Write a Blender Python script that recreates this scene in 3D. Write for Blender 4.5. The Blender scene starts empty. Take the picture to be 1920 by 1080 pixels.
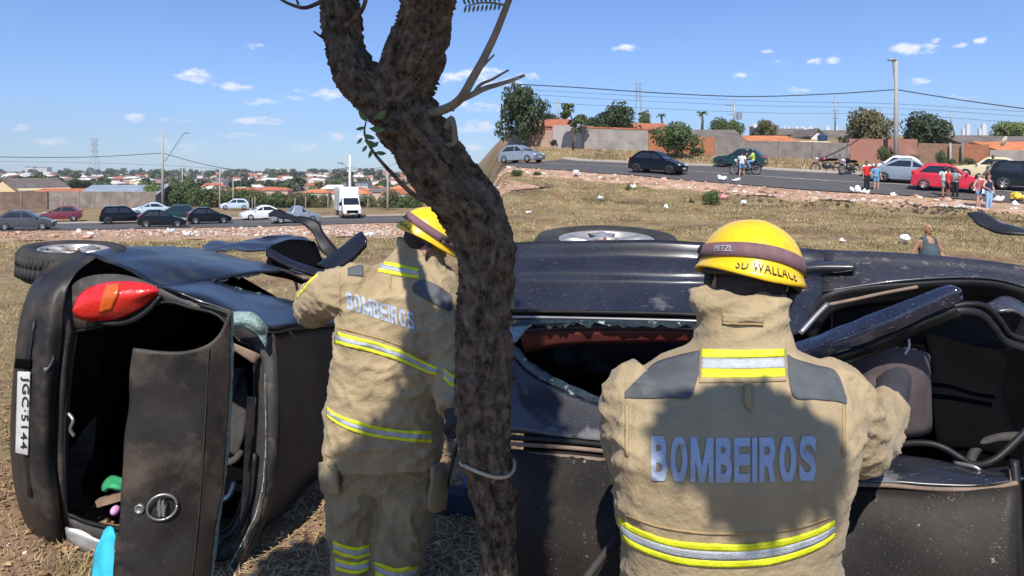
import bpy, bmesh, math, random
import numpy as np
from mathutils import Vector, Matrix, noise
from mathutils.bvhtree import BVHTree
random.seed(7); rnd = random.Random(11)
SC = bpy.context.scene
COL = SC.collection
R = math.radians
F, YH, HC = 1300.0, 325.0, 1.92          # focal length and eye level in pixels of a 1920 wide frame, eye height in metres

# ------------------------------------------------------------------ camera
cam = bpy.data.cameras.new('camera'); camo = bpy.data.objects.new('camera', cam); COL.objects.link(camo)
cam.sensor_width = 36; cam.lens = 36 * F / 1920; cam.clip_start = .05; cam.clip_end = 20000
camo.location = (0, 0, HC); camo.rotation_euler = (math.pi / 2, 0, 0)
cam.shift_y = -(540 - YH) / 1920
SC.camera = camo

# ------------------------------------------------------------------ light
SUN_EL, SUN_AZ = R(50), R(-6)            # sun behind the viewer, a little to the left
SUN = Vector((math.sin(SUN_AZ) * math.cos(SUN_EL), -math.cos(SUN_AZ) * math.cos(SUN_EL), math.sin(SUN_EL)))
sl = bpy.data.lights.new('sun', 'SUN'); sl.energy = 4.9; sl.angle = R(.53); sl.color = (1, .95, .87)
so = bpy.data.objects.new('sun', sl); COL.objects.link(so)
so.rotation_euler = (-SUN).to_track_quat('-Z', 'Y').to_euler()
world = bpy.data.worlds.new('World'); SC.world = world; world.use_nodes = True
wt = world.node_tree; wt.nodes.clear()
def wn(t, **k):
    n = wt.nodes.new(t)
    for a, b in k.items(): setattr(n, a, b)
    return n
def wm(op, a, b=None, c=None, clamp=False):
    n = wn('ShaderNodeMath', operation=op); n.use_clamp = clamp
    for i, v in enumerate((a, b, c)):
        if v is None: continue
        if isinstance(v, (int, float)): n.inputs[i].default_value = v
        else: wt.links.new(v, n.inputs[i])
    return n.outputs[0]
sky = wn('ShaderNodeTexSky', sky_type='NISHITA'); sky.sun_disc = False
sky.sun_elevation = SUN_EL; sky.sun_rotation = math.pi + SUN_AZ * -1
sky.altitude = 600; sky.air_density = 1.0; sky.dust_density = .35; sky.ozone_density = 2.2
tc = wn('ShaderNodeTexCoord'); sx = wn('ShaderNodeSeparateXYZ'); wt.links.new(tc.outputs['Generated'], sx.inputs[0])
az = wm('ARCTAN2', sx.outputs[0], sx.outputs[1]); el = wm('ARCSINE', sx.outputs[2])
nz = wn('ShaderNodeTexNoise'); nz.inputs['Scale'].default_value = 34; nz.inputs['Detail'].default_value = 7; nz.inputs['Roughness'].default_value = .62
mp = wn('ShaderNodeMapping'); mp.inputs['Scale'].default_value = (1, 1, 2.6)
wt.links.new(tc.outputs['Generated'], mp.inputs[0]); wt.links.new(mp.outputs[0], nz.inputs['Vector'])
nzf = wm('SUBTRACT', nz.outputs['Fac'], .5)
# small fair-weather clouds: azimuth, elevation, half sizes (degrees) and strength
clouds = []
def cl(px, py, w, h, s=1.0):
    a = math.atan((px - 960) / F); e = math.atan((YH - py) / F * math.cos(a)); k = math.cos(a) ** 2
    clouds.append((a, e, w / F * k, h / F * math.cos(a), s))
for q in ((358,143,44,13,1),(432,164,36,9,.9),(487,190,30,7,.8),(590,178,60,12,.9),(483,88,24,7,.7),(490,228,42,10,1),(255,222,22,8,.8),(320,227,45,8,.55),
          (445,252,35,7,.5),(905,145,90,15,.95),(900,236,48,13,.9),(925,200,70,10,.6),(530,275,40,8,.35),(350,272,60,9,.35),(100,266,40,7,.45),(640,255,40,7,.35),
          (1172,91,24,8,.95),(1437,94,14,6,.7),(1528,114,14,7,.85),(1563,113,13,6,.8),(1705,93,56,11,1),(1838,75,12,7,.9),(1797,86,14,5,.6),(1755,76,10,5,.6),
          (1500,170,26,7,.7),(1720,151,22,6,.5),(1805,184,26,8,.6),(1450,120,20,5,.4),(1395,140,18,5,.3),(880,275,40,8,.5),(40,240,30,6,.4)):
    cl(*q)
fac = None
for (a, e, w, h, s) in clouds:
    dx = wm('MULTIPLY', wm('SUBTRACT', az, a), 1 / w); dy = wm('MULTIPLY', wm('SUBTRACT', el, e), 1 / h)
    d = wm('ADD', wm('MULTIPLY', dx, dx), wm('MULTIPLY', dy, dy))
    v = wm('MULTIPLY', wm('SUBTRACT', 1.0, d), s)
    fac = v if fac is None else wm('MAXIMUM', fac, v)
fac = wm('MULTIPLY_ADD', nzf, 6.5, fac)
# the same weather goes on round the rest of the sky
n2 = wn('ShaderNodeTexNoise'); n2.inputs['Scale'].default_value = 5; n2.inputs['Detail'].default_value = 6
m2 = wn('ShaderNodeMapping'); m2.inputs['Scale'].default_value = (1, 1, 3.2); wt.links.new(tc.outputs['Generated'], m2.inputs[0]); wt.links.new(m2.outputs[0], n2.inputs['Vector'])
back = wm('LESS_THAN', sx.outputs[1], .3)
fac = wm('MAXIMUM', fac, wm('MULTIPLY', back, wm('MULTIPLY', wm('SUBTRACT', n2.outputs['Fac'], .62), 9)))
fac = wm('MULTIPLY', wm('SUBTRACT', fac, .05), .8, clamp=True)
wbal = wn('ShaderNodeMix', data_type='RGBA', blend_type='MULTIPLY'); wbal.inputs['Factor'].default_value = 1; wt.links.new(sky.outputs[0], wbal.inputs['A']); wbal.inputs['B'].default_value = (.66, .865, 1.22, 1)   # white balance of the whole sky
mixc = wn('ShaderNodeMix', data_type='RGBA')
wt.links.new(wm('MULTIPLY', fac, .78), mixc.inputs['Factor']); wt.links.new(wbal.outputs['Result'], mixc.inputs['A']); mixc.inputs['B'].default_value = (9.3, 9.2, 9.9, 1)
bg = wn('ShaderNodeBackground'); bg.inputs['Strength'].default_value = .1
wo = wn('ShaderNodeOutputWorld'); wt.links.new(mixc.outputs['Result'], bg.inputs[0]); wt.links.new(bg.outputs[0], wo.inputs[0])
world.cycles.sampling_method = 'MANUAL'; world.cycles.sample_map_resolution = 256
SC.view_settings.view_transform = 'Standard'; SC.view_settings.look = 'None'; SC.view_settings.gamma = 1; SC.view_settings.exposure = 0.4
SC.cycles.max_bounces = 6; SC.cycles.transparent_max_bounces = 6; SC.cycles.volume_bounces = 0

# ------------------------------------------------------------------ helpers
def W(px, py, Y):
    return Vector(((px - 960) / F * Y, Y, HC + (YH - py) / F * Y))
def lerp(a, b, t): return a + (b - a) * t
def sstep(a, b, x):
    t = min(1, max(0, (x - a) / (b - a))); return t * t * (3 - 2 * t)
def interp(x, tab):
    if x <= tab[0][0]: return tab[0][1]
    for (a, va), (b, vb) in zip(tab, tab[1:]):
        if x <= b: return va + (vb - va) * (x - a) / (b - a)
    return tab[-1][1]
def cr(p0, p1, p2, p3, t):
    return .5 * ((2 * p1) + (-p0 + p2) * t + (2 * p0 - 5 * p1 + 4 * p2 - p3) * t * t + (-p0 + 3 * p1 - 3 * p2 + p3) * t ** 3)
def smooth_path(pts, n):
    """Catmull-Rom through tuples of any length"""
    P = [np.array(p, float) for p in pts]; out = []
    if len(P) < 3: n = max(n, 1)
    for i in range(len(P) - 1):
        a = P[i - 1] if i else 2 * P[0] - P[1]; d = P[i + 2] if i + 2 < len(P) else 2 * P[-1] - P[-2]
        for k in range(n): out.append(cr(a, P[i], P[i + 1], d, k / n))
    out.append(P[-1]); return out
MATS = {}
def mat(name, col, rough=.6, metal=0, var=.25, scale=8, bump=0, bscale=60, spec=.5, coat=0, col2=None, emit=None, alpha=None, trans=0, stain=None, coords='Object', sheen=0, scratch=None):
    if name in MATS: return MATS[name]
    m = bpy.data.materials.new(name); m.use_nodes = True; nt = m.node_tree; b = nt.nodes['Principled BSDF']
    L = nt.links.new; N = nt.nodes.new
    t = N('ShaderNodeTexCoord'); nz = N('ShaderNodeTexNoise'); nz.inputs['Scale'].default_value = scale; nz.inputs['Detail'].default_value = 5; nz.inputs['Roughness'].default_value = .6
    L(t.outputs[coords], nz.inputs['Vector'])
    rp = N('ShaderNodeValToRGB'); c = Vector(col[:3]); c2 = Vector(col2) if col2 else c
    rp.color_ramp.elements[0].position = .3; rp.color_ramp.elements[1].position = .7
    rp.color_ramp.elements[0].color = (*(c * (1 - var)), 1); rp.color_ramp.elements[1].color = (*(c2 * (1 + var)), 1)
    L(nz.outputs['Fac'], rp.inputs[0]); out = rp.outputs[0]
    if stain:                                   # (colour, scale, threshold, softness)
        n2 = N('ShaderNodeTexNoise'); n2.inputs['Scale'].default_value = stain[1]; n2.inputs['Detail'].default_value = 6; n2.inputs['Roughness'].default_value = .65
        L(t.outputs[coords], n2.inputs['Vector'])
        r2 = N('ShaderNodeMapRange'); r2.inputs[1].default_value = stain[2]; r2.inputs[2].default_value = stain[2] + stain[3]; L(n2.outputs['Fac'], r2.inputs[0])
        mx = N('ShaderNodeMix'); mx.data_type = 'RGBA'; L(r2.outputs[0], mx.inputs['Factor']); L(out, mx.inputs['A']); mx.inputs['B'].default_value = (*stain[0], 1)
        out = mx.outputs['Result']
        rr = N('ShaderNodeMapRange'); rr.inputs[3].default_value = rough; rr.inputs[4].default_value = max(rough, .75); L(r2.outputs[0], rr.inputs[0]); L(rr.outputs[0], b.inputs['Roughness'])
    else: b.inputs['Roughness'].default_value = rough
    if scratch:                                 # (colour, threshold): fine scrapes running in two directions
        for k, (rot, sc) in enumerate((((.4, .2, .5), (5, 330, 330)), ((1.2, .9, -.6), (6, 420, 420)))):
            mpp = N('ShaderNodeMapping'); mpp.inputs['Rotation'].default_value = rot; mpp.inputs['Scale'].default_value = sc; L(t.outputs[coords], mpp.inputs[0])
            n4 = N('ShaderNodeTexNoise'); n4.inputs['Scale'].default_value = 1; n4.inputs['Detail'].default_value = 2; L(mpp.outputs[0], n4.inputs['Vector'])
            r4 = N('ShaderNodeMapRange'); r4.inputs[1].default_value = scratch[1]; r4.inputs[2].default_value = scratch[1] + .05; L(n4.outputs['Fac'], r4.inputs[0])
            mx4 = N('ShaderNodeMix'); mx4.data_type = 'RGBA'; L(r4.outputs[0], mx4.inputs['Factor']); L(out, mx4.inputs['A']); mx4.inputs['B'].default_value = (*scratch[0], 1); out = mx4.outputs['Result']
    L(out, b.inputs['Base Color']); b.inputs['Metallic'].default_value = metal; b.inputs['Specular IOR Level'].default_value = spec
    b.inputs['Coat Weight'].default_value = coat; b.inputs['Coat Roughness'].default_value = .08
    if sheen: b.inputs['Sheen Weight'].default_value = sheen
    if trans: b.inputs['Transmission Weight'].default_value = trans
    if bump:
        n3 = N('ShaderNodeTexNoise'); n3.inputs['Scale'].default_value = bscale; n3.inputs['Detail'].default_value = 4; L(t.outputs[coords], n3.inputs['Vector'])
        bp = N('ShaderNodeBump'); bp.inputs['Strength'].default_value = bump; bp.inputs['Distance'].default_value = .02; L(n3.outputs['Fac'], bp.inputs['Height']); L(bp.outputs[0], b.inputs['Normal'])
    MATS[name] = m; return m
def new_obj(name, me, parent=None):
    o = bpy.data.objects.new(name, me); COL.objects.link(o)
    if parent is not None: o.parent = parent
    return o
def mesh(name, v, f, m, parent=None, smooth=False):
    me = bpy.data.meshes.new(name); me.from_pydata([tuple(p) for p in v], [], [tuple(q) for q in f]); me.update()
    if m is not None: me.materials.append(m)
    if smooth: me.polygons.foreach_set('use_smooth', [True] * len(me.polygons))
    return new_obj(name, me, parent)
def thing(name, label, cat, loc=(0, 0, 0), rz=0, group=None):
    o = bpy.data.objects.new(name, None); COL.objects.link(o); o.location = loc; o.rotation_euler = (0, 0, rz); o.empty_display_size = .2
    return tag(o, label, cat, group)
def tag(o, label, cat, group=None, kind=None):
    o['label'] = label; o['category'] = cat
    if group: o['group'] = group
    if kind: o['kind'] = kind
    return o
def struct(o, label, cat, kind='structure'):
    o['kind'] = kind; o['label'] = label; o['category'] = cat; return o
class MB:
    def __init__(s): s.v = []; s.f = []
    def box(s, x0, x1, y0, y1, z0, z1):
        n = len(s.v); s.v += [(x, y, z) for z in (z0, z1) for x, y in ((x0, y0), (x1, y0), (x1, y1), (x0, y1))]
        s.f += [(n+3,n+2,n+1,n), (n+4,n+5,n+6,n+7), (n,n+1,n+5,n+4), (n+1,n+2,n+6,n+5), (n+2,n+3,n+7,n+6), (n+3,n,n+4,n+7)]; return s
    def rings(s, rs, cap=True, close=True):
        n = len(s.v); k = len(rs[0])
        for r in rs: s.v += [tuple(p) for p in r]
        for i in range(len(rs) - 1):
            for j in range(k if close else k - 1):
                a = n + i * k + j; b = n + i * k + (j + 1) % k; s.f.append((a, b, b + k, a + k))
        if cap and close: s.f.append(tuple(n + j for j in reversed(range(k)))); s.f.append(tuple(n + (len(rs) - 1) * k + j for j in range(k)))
        return s
    def tube(s, pts, rad, k=8, flat=1.0, cap=True, up=None):
        P = [Vector(p[:3]) for p in pts]; rs = []; u = None
        for i, p in enumerate(P):
            d = (P[min(i + 1, len(P) - 1)] - P[max(i - 1, 0)]).normalized()
            if u is None:
                ref = Vector(up) if up is not None else (Vector((0, 0, 1)) if abs(d.z) < .9 else Vector((0, 1, 0)))
                u = (ref - d * ref.dot(d)).normalized()
            else: u = (u - d * u.dot(d)).normalized()
            w = d.cross(u); r = rad[i] if isinstance(rad, (list, tuple)) else rad
            rs.append([p + u * (r * math.cos(2 * math.pi * j / k)) + w * (r * flat * math.sin(2 * math.pi * j / k)) for j in range(k)])
        return s.rings(rs, cap)
    def ell(s, c, r, k=12, m=8, rot=None):
        rs = []
        for i in range(m + 1):
            th = math.pi * (i + .02) / (m + .04); ring = []
            for j in range(k):
                p = Vector((r[0] * math.sin(th) * math.cos(2*math.pi*j/k), r[1] * math.sin(th) * math.sin(2*math.pi*j/k), -r[2] * math.cos(th)))
                if rot is not None: p = rot @ p
                ring.append(Vector(c) + p)
            rs.append(ring)
        return s.rings(rs)
    def quad(s, *p):
        n = len(s.v); s.v += [tuple(q) for q in p]; s.f.append(tuple(range(n, n + len(p)))); return s
    def prism(s, poly, d):
        """polygon of 3D points extruded by vector d"""
        n = len(s.v); k = len(poly); d = Vector(d); s.v += [tuple(Vector(p)) for p in poly] + [tuple(Vector(p) + d) for p in poly]
        s.f += [tuple(n + j for j in reversed(range(k))), tuple(n + k + j for j in range(k))] + [(n + j, n + (j + 1) % k, n + k + (j + 1) % k, n + k + j) for j in range(k)]; return s
    def lathe(s, prof, k=24, c=(0, 0, 0), axis='z'):
        rs = []
        for r, h in prof:
            ring = []
            for j in range(k):
                a = 2 * math.pi * j / k; x, y = r * math.cos(a), r * math.sin(a)
                p = {'z': (x, y, h), 'y': (x, h, y), 'x': (h, x, y)}[axis]
                ring.append((p[0] + c[0], p[1] + c[1], p[2] + c[2]))
            rs.append(ring)
        return s.rings(rs, cap=False)
    def build(s, name, m, parent=None, smooth=False): return mesh(name, s.v, s.f, m, parent, smooth)
def recalc(o):
    bm = bmesh.new(); bm.from_mesh(o.data); bmesh.ops.recalc_face_normals(bm, faces=bm.faces); bm.to_mesh(o.data); bm.free(); return o
def solid(o, t=.008, off=-1):
    md = o.modifiers.new('thickness', 'SOLIDIFY'); md.thickness = t; md.offset = off; return o
def bevel(o, w=.01, seg=2, ang=35):
    md = o.modifiers.new('bevel', 'BEVEL'); md.width = w; md.segments = seg; md.limit_method = 'ANGLE'; md.angle_limit = R(ang); return o
def grid(rows, n=4, m=4):
    """rows of 3D points -> smooth grid of points"""
    rr = [smooth_path(r, m) for r in rows]
    cols = [smooth_path([r[j] for r in rr], n) for j in range(len(rr[0]))]
    return [[cols[j][i] for j in range(len(cols))] for i in range(len(cols[0]))]
def grid_mesh(name, g, m, parent=None, t=.006, smooth=True, noise_amp=0, nscale=3, flip=False):
    nr, nc = len(g), len(g[0]); v = [Vector(p) for r in g for p in r]
    if noise_amp:
        v = [p + noise.noise_vector(p * nscale) * noise_amp for p in v]
    f = [(i*nc+j, i*nc+j+1, (i+1)*nc+j+1, (i+1)*nc+j) for i in range(nr-1) for j in range(nc-1)]
    if flip: f = [q[::-1] for q in f]
    o = mesh(name, v, f, m, parent, smooth)
    if t: solid(o, t)
    return o
def patch(name, rows, m, parent=None, t=.006, n=4, mm=4, **k):
    """rows of (px, py, depth) control points seen from the eye, turned into a real curved sheet"""
    return grid_mesh(name, grid([[W(*p) for p in r] for r in rows], n, mm), m, parent, t, **k)
def eval_mesh(o):
    dg = bpy.context.evaluated_depsgraph_get(); e = o.evaluated_get(dg); me = bpy.data.meshes.new_from_object(e); return me
def remesh(name, mb, voxel, m, parent=None, smooth_it=4, disp=None):
    """closed overlapping shapes -> one continuous skin"""
    o = mb.build(name, m); recalc(o)
    md = o.modifiers.new('r', 'REMESH'); md.mode = 'VOXEL'; md.voxel_size = voxel; md.use_smooth_shade = True
    ms = o.modifiers.new('s', 'SMOOTH'); ms.iterations = smooth_it; ms.factor = .5
    me = eval_mesh(o); me.name = name; old = o.data; o.modifiers.clear(); o.data = me; bpy.data.meshes.remove(old)
    if not me.materials: me.materials.append(m)
    me.polygons.foreach_set('use_smooth', [True] * len(me.polygons))
    if disp:
        nr = [Vector(q.vector) for q in me.vertex_normals]
        for i, q in enumerate(me.vertices): q.co = q.co + nr[i] * disp(q.co, nr[i])
        me.update()
    if parent is not None: o.parent = parent
    return o
def bvh_of(o):
    me = o.data; return BVHTree.FromPolygons([v.co.copy() for v in me.vertices], [tuple(p.vertices) for p in me.polygons])
def cast(b, p, d, far=5):
    h = b.ray_cast(Vector(p), Vector(d).normalized(), far); return h
def text_mesh(txt, size=1, offset=0.0, shear=0, res=3):
    c = bpy.data.curves.new('lettering', 'FONT'); c.body = txt; c.size = size; c.offset = offset; c.shear = shear; c.space_character = 1.12 if len(txt) > 6 else 1; c.align_x = 'CENTER'; c.align_y = 'CENTER'; c.resolution_u = res
    o = bpy.data.objects.new('lettering', c); COL.objects.link(o); me = eval_mesh(o); bpy.data.objects.remove(o)
    bm = bmesh.new(); bm.from_mesh(me); bmesh.ops.triangulate(bm, faces=bm.faces)
    v = [q.co.copy() for q in bm.verts]; f = [tuple(x.index for x in q.verts) for q in bm.faces]; bm.free()
    xs = [p.x for p in v]; ys = [p.y for p in v]
    return [Vector(((p.x - min(xs)) / (max(xs) - min(xs)), (p.y - min(ys)) / (max(ys) - min(ys)), 0)) for p in v], f
GLYPH = {'B': (.57, [[(0,-.3),(0,1.3)], [(0,.93),(.3,.93),(.47,.86),(.52,.73),(.47,.6),(.3,.53),(0,.53)], [(.3,.53),(.5,.46),(.57,.29),(.5,.13),(.3,.07),(0,.07)]]), 'O': (.7, [[(.35 + .3 * math.cos(a), .5 + .43 * math.sin(a)) for a in np.linspace(0, 2 * math.pi, 25)]]),
 'M': (.92, [[(0,-.3),(0,1.3)], [(.92,-.3),(.92,1.3)], [(.0,1.15),(.46,.0),(.92,1.15)]]), 'E': (.56, [[(0,-.3),(0,1.3)], [(0,.93),(.8,.93)], [(0,.51),(.68,.51)], [(0,.07),(.8,.07)]]), 'I': (.0, [[(0,-.3),(0,1.3)]]),
 'R': (.6, [[(0,-.3),(0,1.3)], [(0,.93),(.32,.93),(.5,.86),(.56,.71),(.5,.56),(.32,.48),(0,.48)], [(.3,.5),(.42,.38),(.62,-.2)]]), 'S': (.6, [[(.68,.78),(.56,.89),(.36,.94),(.12,.9),(.02,.76),(.06,.64),(.2,.56),(.42,.48),(.56,.38),(.6,.24),(.5,.11),(.28,.06),(.08,.1),(-.08,.24)]])}
def block_text(txt, hw=.125, gap=.11, n=26):
    """bold sign lettering: strokes swept to a width and cut square at the base and cap lines"""
    V = []; Fc = []; x0 = 0
    for ch in txt:
        w, st = GLYPH[ch]; segs = [(np.array(a), np.array(b)) for pl in st for a, b in zip(pl, pl[1:])]; wd = w + 2 * hw; nx = max(4, int(n * wd)); 
        X, Y = np.meshgrid(np.linspace(-hw, w + hw, nx + 1), np.linspace(0, 1, n + 1)); D = np.full(X.shape, 9.0)
        for a, b in segs:
            d = b - a; u = np.clip(((X - a[0]) * d[0] + (Y - a[1]) * d[1]) / (d @ d), 0, 1); D = np.minimum(D, np.hypot(X - a[0] - u * d[0], Y - a[1] - u * d[1]))
        D = D - hw
        for i in range(n):
            for j in range(nx):
                q = [(i, j), (i, j + 1), (i + 1, j + 1), (i + 1, j)]; poly = []
                for k in range(4):
                    a, b = q[k], q[(k + 1) % 4]; da, db = D[a], D[b]
                    if da <= 0: poly.append((X[a], Y[a]))
                    if (da <= 0) != (db <= 0): u = da / (da - db); poly.append((lerp(X[a], X[b], u), lerp(Y[a], Y[b], u)))
                if len(poly) > 2: s = len(V); V += [Vector((p[0] + x0 + hw, p[1], 0)) for p in poly]; Fc.append(tuple(range(s, s + len(poly))))
        x0 += wd + gap
    W_ = x0 - gap; return [Vector((p.x / W_, p.y, 0)) for p in V], Fc
def subdivide(v, f, cuts):
    me = bpy.data.meshes.new('x'); me.from_pydata([tuple(p) for p in v], [], f); bm = bmesh.new(); bm.from_mesh(me)
    for _ in range(cuts):
        es = [e for e in bm.edges if e.calc_length() > .04]
        if not es: break
        bmesh.ops.subdivide_edges(bm, edges=es, cuts=1)
        bmesh.ops.triangulate(bm, faces=bm.faces)
    r = ([q.co.copy() for q in bm.verts], [tuple(x.index for x in q.verts) for q in bm.faces]); bm.free(); bpy.data.meshes.remove(me); return r
def lettering(name, txt, corner, bvh, m, parent, off=.003, offset=.02, shear=0, cuts=3, eye=(0, 0, HC)):
    """print wrapped on a surface; corner(u,v)->3D guess, pushed along the line from eye onto the cloth"""
    v, f = block_text(txt); out = []
    for p in v:
        q = Vector(corner(p.x, p.y)); e = Vector(eye); d = (q - e).normalized(); h = bvh.ray_cast(e, d, 30)
        out.append((h[0] if h[0] else q) - d * off)
    return mesh(name, out, f, m, parent)
def strip_on(name, path, width, bvh, m, parent, off=.006, n=10, eye=(0, 0, HC), t=.004):
    """band of (px,py0,py1) columns laid on a surface"""
    P = smooth_path(path, n); top = []; bot = []; g = []
    e = Vector(eye)
    for px, y0, y1 in P:
        col = []
        for k in range(width + 1):
            d = (W(px, lerp(y0, y1, k / width), 1) - e).normalized(); h = bvh.ray_cast(e, d, 30)
            col.append((h[0] - d * off) if h[0] else None)
        g.append(col)
    g = [c for c in g if all(q is not None for q in c)]
    if len(g) < 2: return None
    return grid_mesh(name, g, m, parent, t)
def copy_tree(o, parent=None):
    c = o.copy(); COL.objects.link(c); c.parent = parent
    for ch in list(o.children): copy_tree(ch, c)
    return c
# ------------------------------------------------------------------ ground: falls away on the left to a valley town, rises on the right to a walled street
FL = [(-1e4,0),(0,0),(15,0),(20,-.22),(30,-1.0),(45,-2.05),(52,-2.5),(62,-2.9),(71,-3.0),(80,-3.1),(100,-3.3),(150,-5),(250,-7.4),(500,-9.3),(900,-6),(2000,2.5),(4500,14)]
FR = [(-1e4,0),(0,0),(4,0),(14.4,-.85),(20,-.38),(25,-.1),(30,.07),(34,.35),(38,.75),(47,1.72),(53,2.3),(56,2.5),(62,2.95),(67,3.78),(71,4.45),(76,5.0),(100,7.4),(300,18),(900,51),(2200,118),(4500,140)]
def ter(x, y):
    w = sstep(-.07, -.004, x / max(y, 1)) if y > 1 else .5
    a, b = interp(y, FL), interp(y, FR)
    r = math.hypot(x, y)
    n = noise.noise((x * .25, y * .25, 3)) * .05 * min(1, r / 12) + noise.noise((x * .03, y * .03, 9)) * .12 * min(1, r / 60)
    return lerp(a, b, w) + n
def build_ground():
    rad = [0.0] + [1.0 * 1.042 ** i for i in range(216)]
    azs = [-R(46) + R(92) * i / 230 for i in range(231)] + [R(46) + R(268) * i / 40 for i in range(1, 40)]
    v = []; f = []; k = len(azs)
    for r in rad:
        for a in azs: 
            x, y = r * math.sin(a), r * math.cos(a); v.append((x, y, ter(x, y)))
    for i in range(len(rad) - 1):
        for j in range(k):
            a = i * k + j; b = i * k + (j + 1) % k; f.append((a, a + k, b + k, b))
    m = bpy.data.materials.new('dry_grass_ground'); m.use_nodes = True; nt = m.node_tree; b = nt.nodes['Principled BSDF']; L = nt.links.new; N = nt.nodes.new
    t = N('ShaderNodeTexCoord')
    def nzz(s, d=5, r=.6):
        q = N('ShaderNodeTexNoise'); q.inputs['Scale'].default_value = s; q.inputs['Detail'].default_value = d; q.inputs['Roughness'].default_value = r; L(t.outputs['Object'], q.inputs['Vector']); return q.outputs['Fac']
    def ramp(x, st):
        q = N('ShaderNodeValToRGB'); L(x, q.inputs[0])
        q.color_ramp.elements[0].position = st[0][0]; q.color_ramp.elements[0].color = (*st[0][1], 1)
        q.color_ramp.elements[1].position = st[-1][0]; q.color_ramp.elements[1].color = (*st[-1][1], 1)
        for p, c in st[1:-1]: e = q.color_ramp.elements.new(p); e.color = (*c, 1)
        return q.outputs[0]
    def mix(fc, a, bb):
        q = N('ShaderNodeMix'); q.data_type = 'RGBA'; L(fc, q.inputs['Factor'])
        for s, x in (('A', a), ('B', bb)):
            if isinstance(x, tuple): q.inputs[s].default_value = (*x, 1)
            else: L(x, q.inputs[s])
        return q.outputs['Result']
    def rng(x, a, c):
        q = N('ShaderNodeMapRange'); q.inputs[1].default_value = a; q.inputs[2].default_value = c; L(x, q.inputs[0]); return q.outputs[0]
    straw = ramp(nzz(6, 8, .75), ((.25, (.13,.09,.05)), (.5, (.27,.2,.105)), (.75, (.42,.33,.19))))
    green = ramp(nzz(9, 6, .7), ((.3, (.06,.07,.02)), (.7, (.2,.19,.06))))
    c = mix(rng(nzz(.35, 6, .65), .53, .68), straw, green)
    c = mix(rng(nzz(.16, 6, .7), .53, .64), c, (.085,.058,.038))
    c = mix(rng(nzz(.5, 7, .7), .51, .6), c, (.2,.12,.075))
    L(c, b.inputs['Base Color']); b.inputs['Roughness'].default_value = .95; b.inputs['Specular IOR Level'].default_value = .1
    bp = N('ShaderNodeBump'); bp.inputs['Strength'].default_value = .9; bp.inputs['Distance'].default_value = .05; L(nzz(14, 8, .75), bp.inputs['Height']); L(bp.outputs[0], b.inputs['Normal'])
    o = mesh('ground', v, f, m, smooth=True); struct(o, 'dry yellow grass ground falling away left and rising right', 'ground')
build_ground()

M_asph = mat('asphalt', (.088,.083,.082), .85, var=.2, scale=2.5, spec=.3, stain=((.10,.085,.07), .5, .55, .2), bump=.2, bscale=40)
M_dirt = mat('red_dirt', (.36,.2,.125), .95, var=.35, scale=1.3, col2=(.4,.27,.19), spec=.1, bump=.8, bscale=6, stain=((.3,.23,.12), .5, .55, .12))
M_kerb = mat('kerb_concrete', (.42,.37,.31), .9, var=.25)
M_mark = mat('worn_road_paint', (.45,.43,.38), .8, var=.3, scale=6)
def offset_line(pl, d):
    P = smooth_path(pl, 8); out = []
    for i, p in enumerate(P):
        t = P[min(i + 1, len(P) - 1)] - P[max(i - 1, 0)]; t = t / np.linalg.norm(t)
        out.append(p + np.array((-t[1], t[0])) * d)
    return out
def drape(name, pl, d0, d1, nd, up, m, rag=0, parent=None, hump=0):
    lines = [offset_line(pl, lerp(d0, d1, i / nd)) for i in range(nd + 1)]; nc = len(lines[0]); v = []
    for i, l in enumerate(lines):
        for j, p in enumerate(l):
            x, y = p
            if rag and i == nd: q = noise.noise((x * .45, y * .45, 5)) * rag; x += q * .5; y += q
            if rag and i == 0: pass
            h = hump * math.sin(math.pi * i / nd) * (.6 + noise.noise((x * .8, y * .8, 1)))
            v.append((x, y, ter(x, y) + up + h - (.12 if rag and i == nd else 0)))
    f = [(i*nc+j, i*nc+j+1, (i+1)*nc+j+1, (i+1)*nc+j) for i in range(nd) for j in range(nc-1)]
    if d1 < d0: f = [q[::-1] for q in f]
    return mesh(name, v, f, m, parent, True)
NL = [(-110,22),(-70,38),(-38.4,52),(-22.9,62),(-11.5,68),(-2,72)]
NR = [(-2.2,55.0),(.2,53),(8,47),(15.1,41),(21.9,36.9),(27,33),(45,20)]
def fine(pl): return [tuple(p) for p in smooth_path(pl, 5)]
NLf, NRf = fine(NL), fine(NR)
roadL = struct(drape('road', NLf, 0, 13, 8, .1, M_asph), 'grey asphalt road crossing below the valley town', 'road')
roadR = struct(drape('road', NRf, 0, 10.5, 8, .1, M_asph), 'grey asphalt road passing in front of the walled yards', 'road')
for rd, pl, off, lo, hi in ((roadL, NLf, 6.5, .3, .98), (roadR, NRf, 5.2, .1, .75)):
    c = offset_line(pl, off); n = len(c); i = int(n * lo)
    while i < n * hi:
        p, q = Vector((*c[i], 0)), Vector((*c[i + 2 if i + 2 < n else -1], 0)); d = (q - p).normalized(); s = Vector((-d.y, d.x, 0)) * .08
        pts = [p - s, p + d * 3.2 - s, p + d * 3.2 + s, p + s]
        mesh('road_dash', [(a.x, a.y, ter(a.x, a.y) + .125) for a in pts], [(0, 1, 2, 3)], M_mark, rd); i += 7
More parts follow.
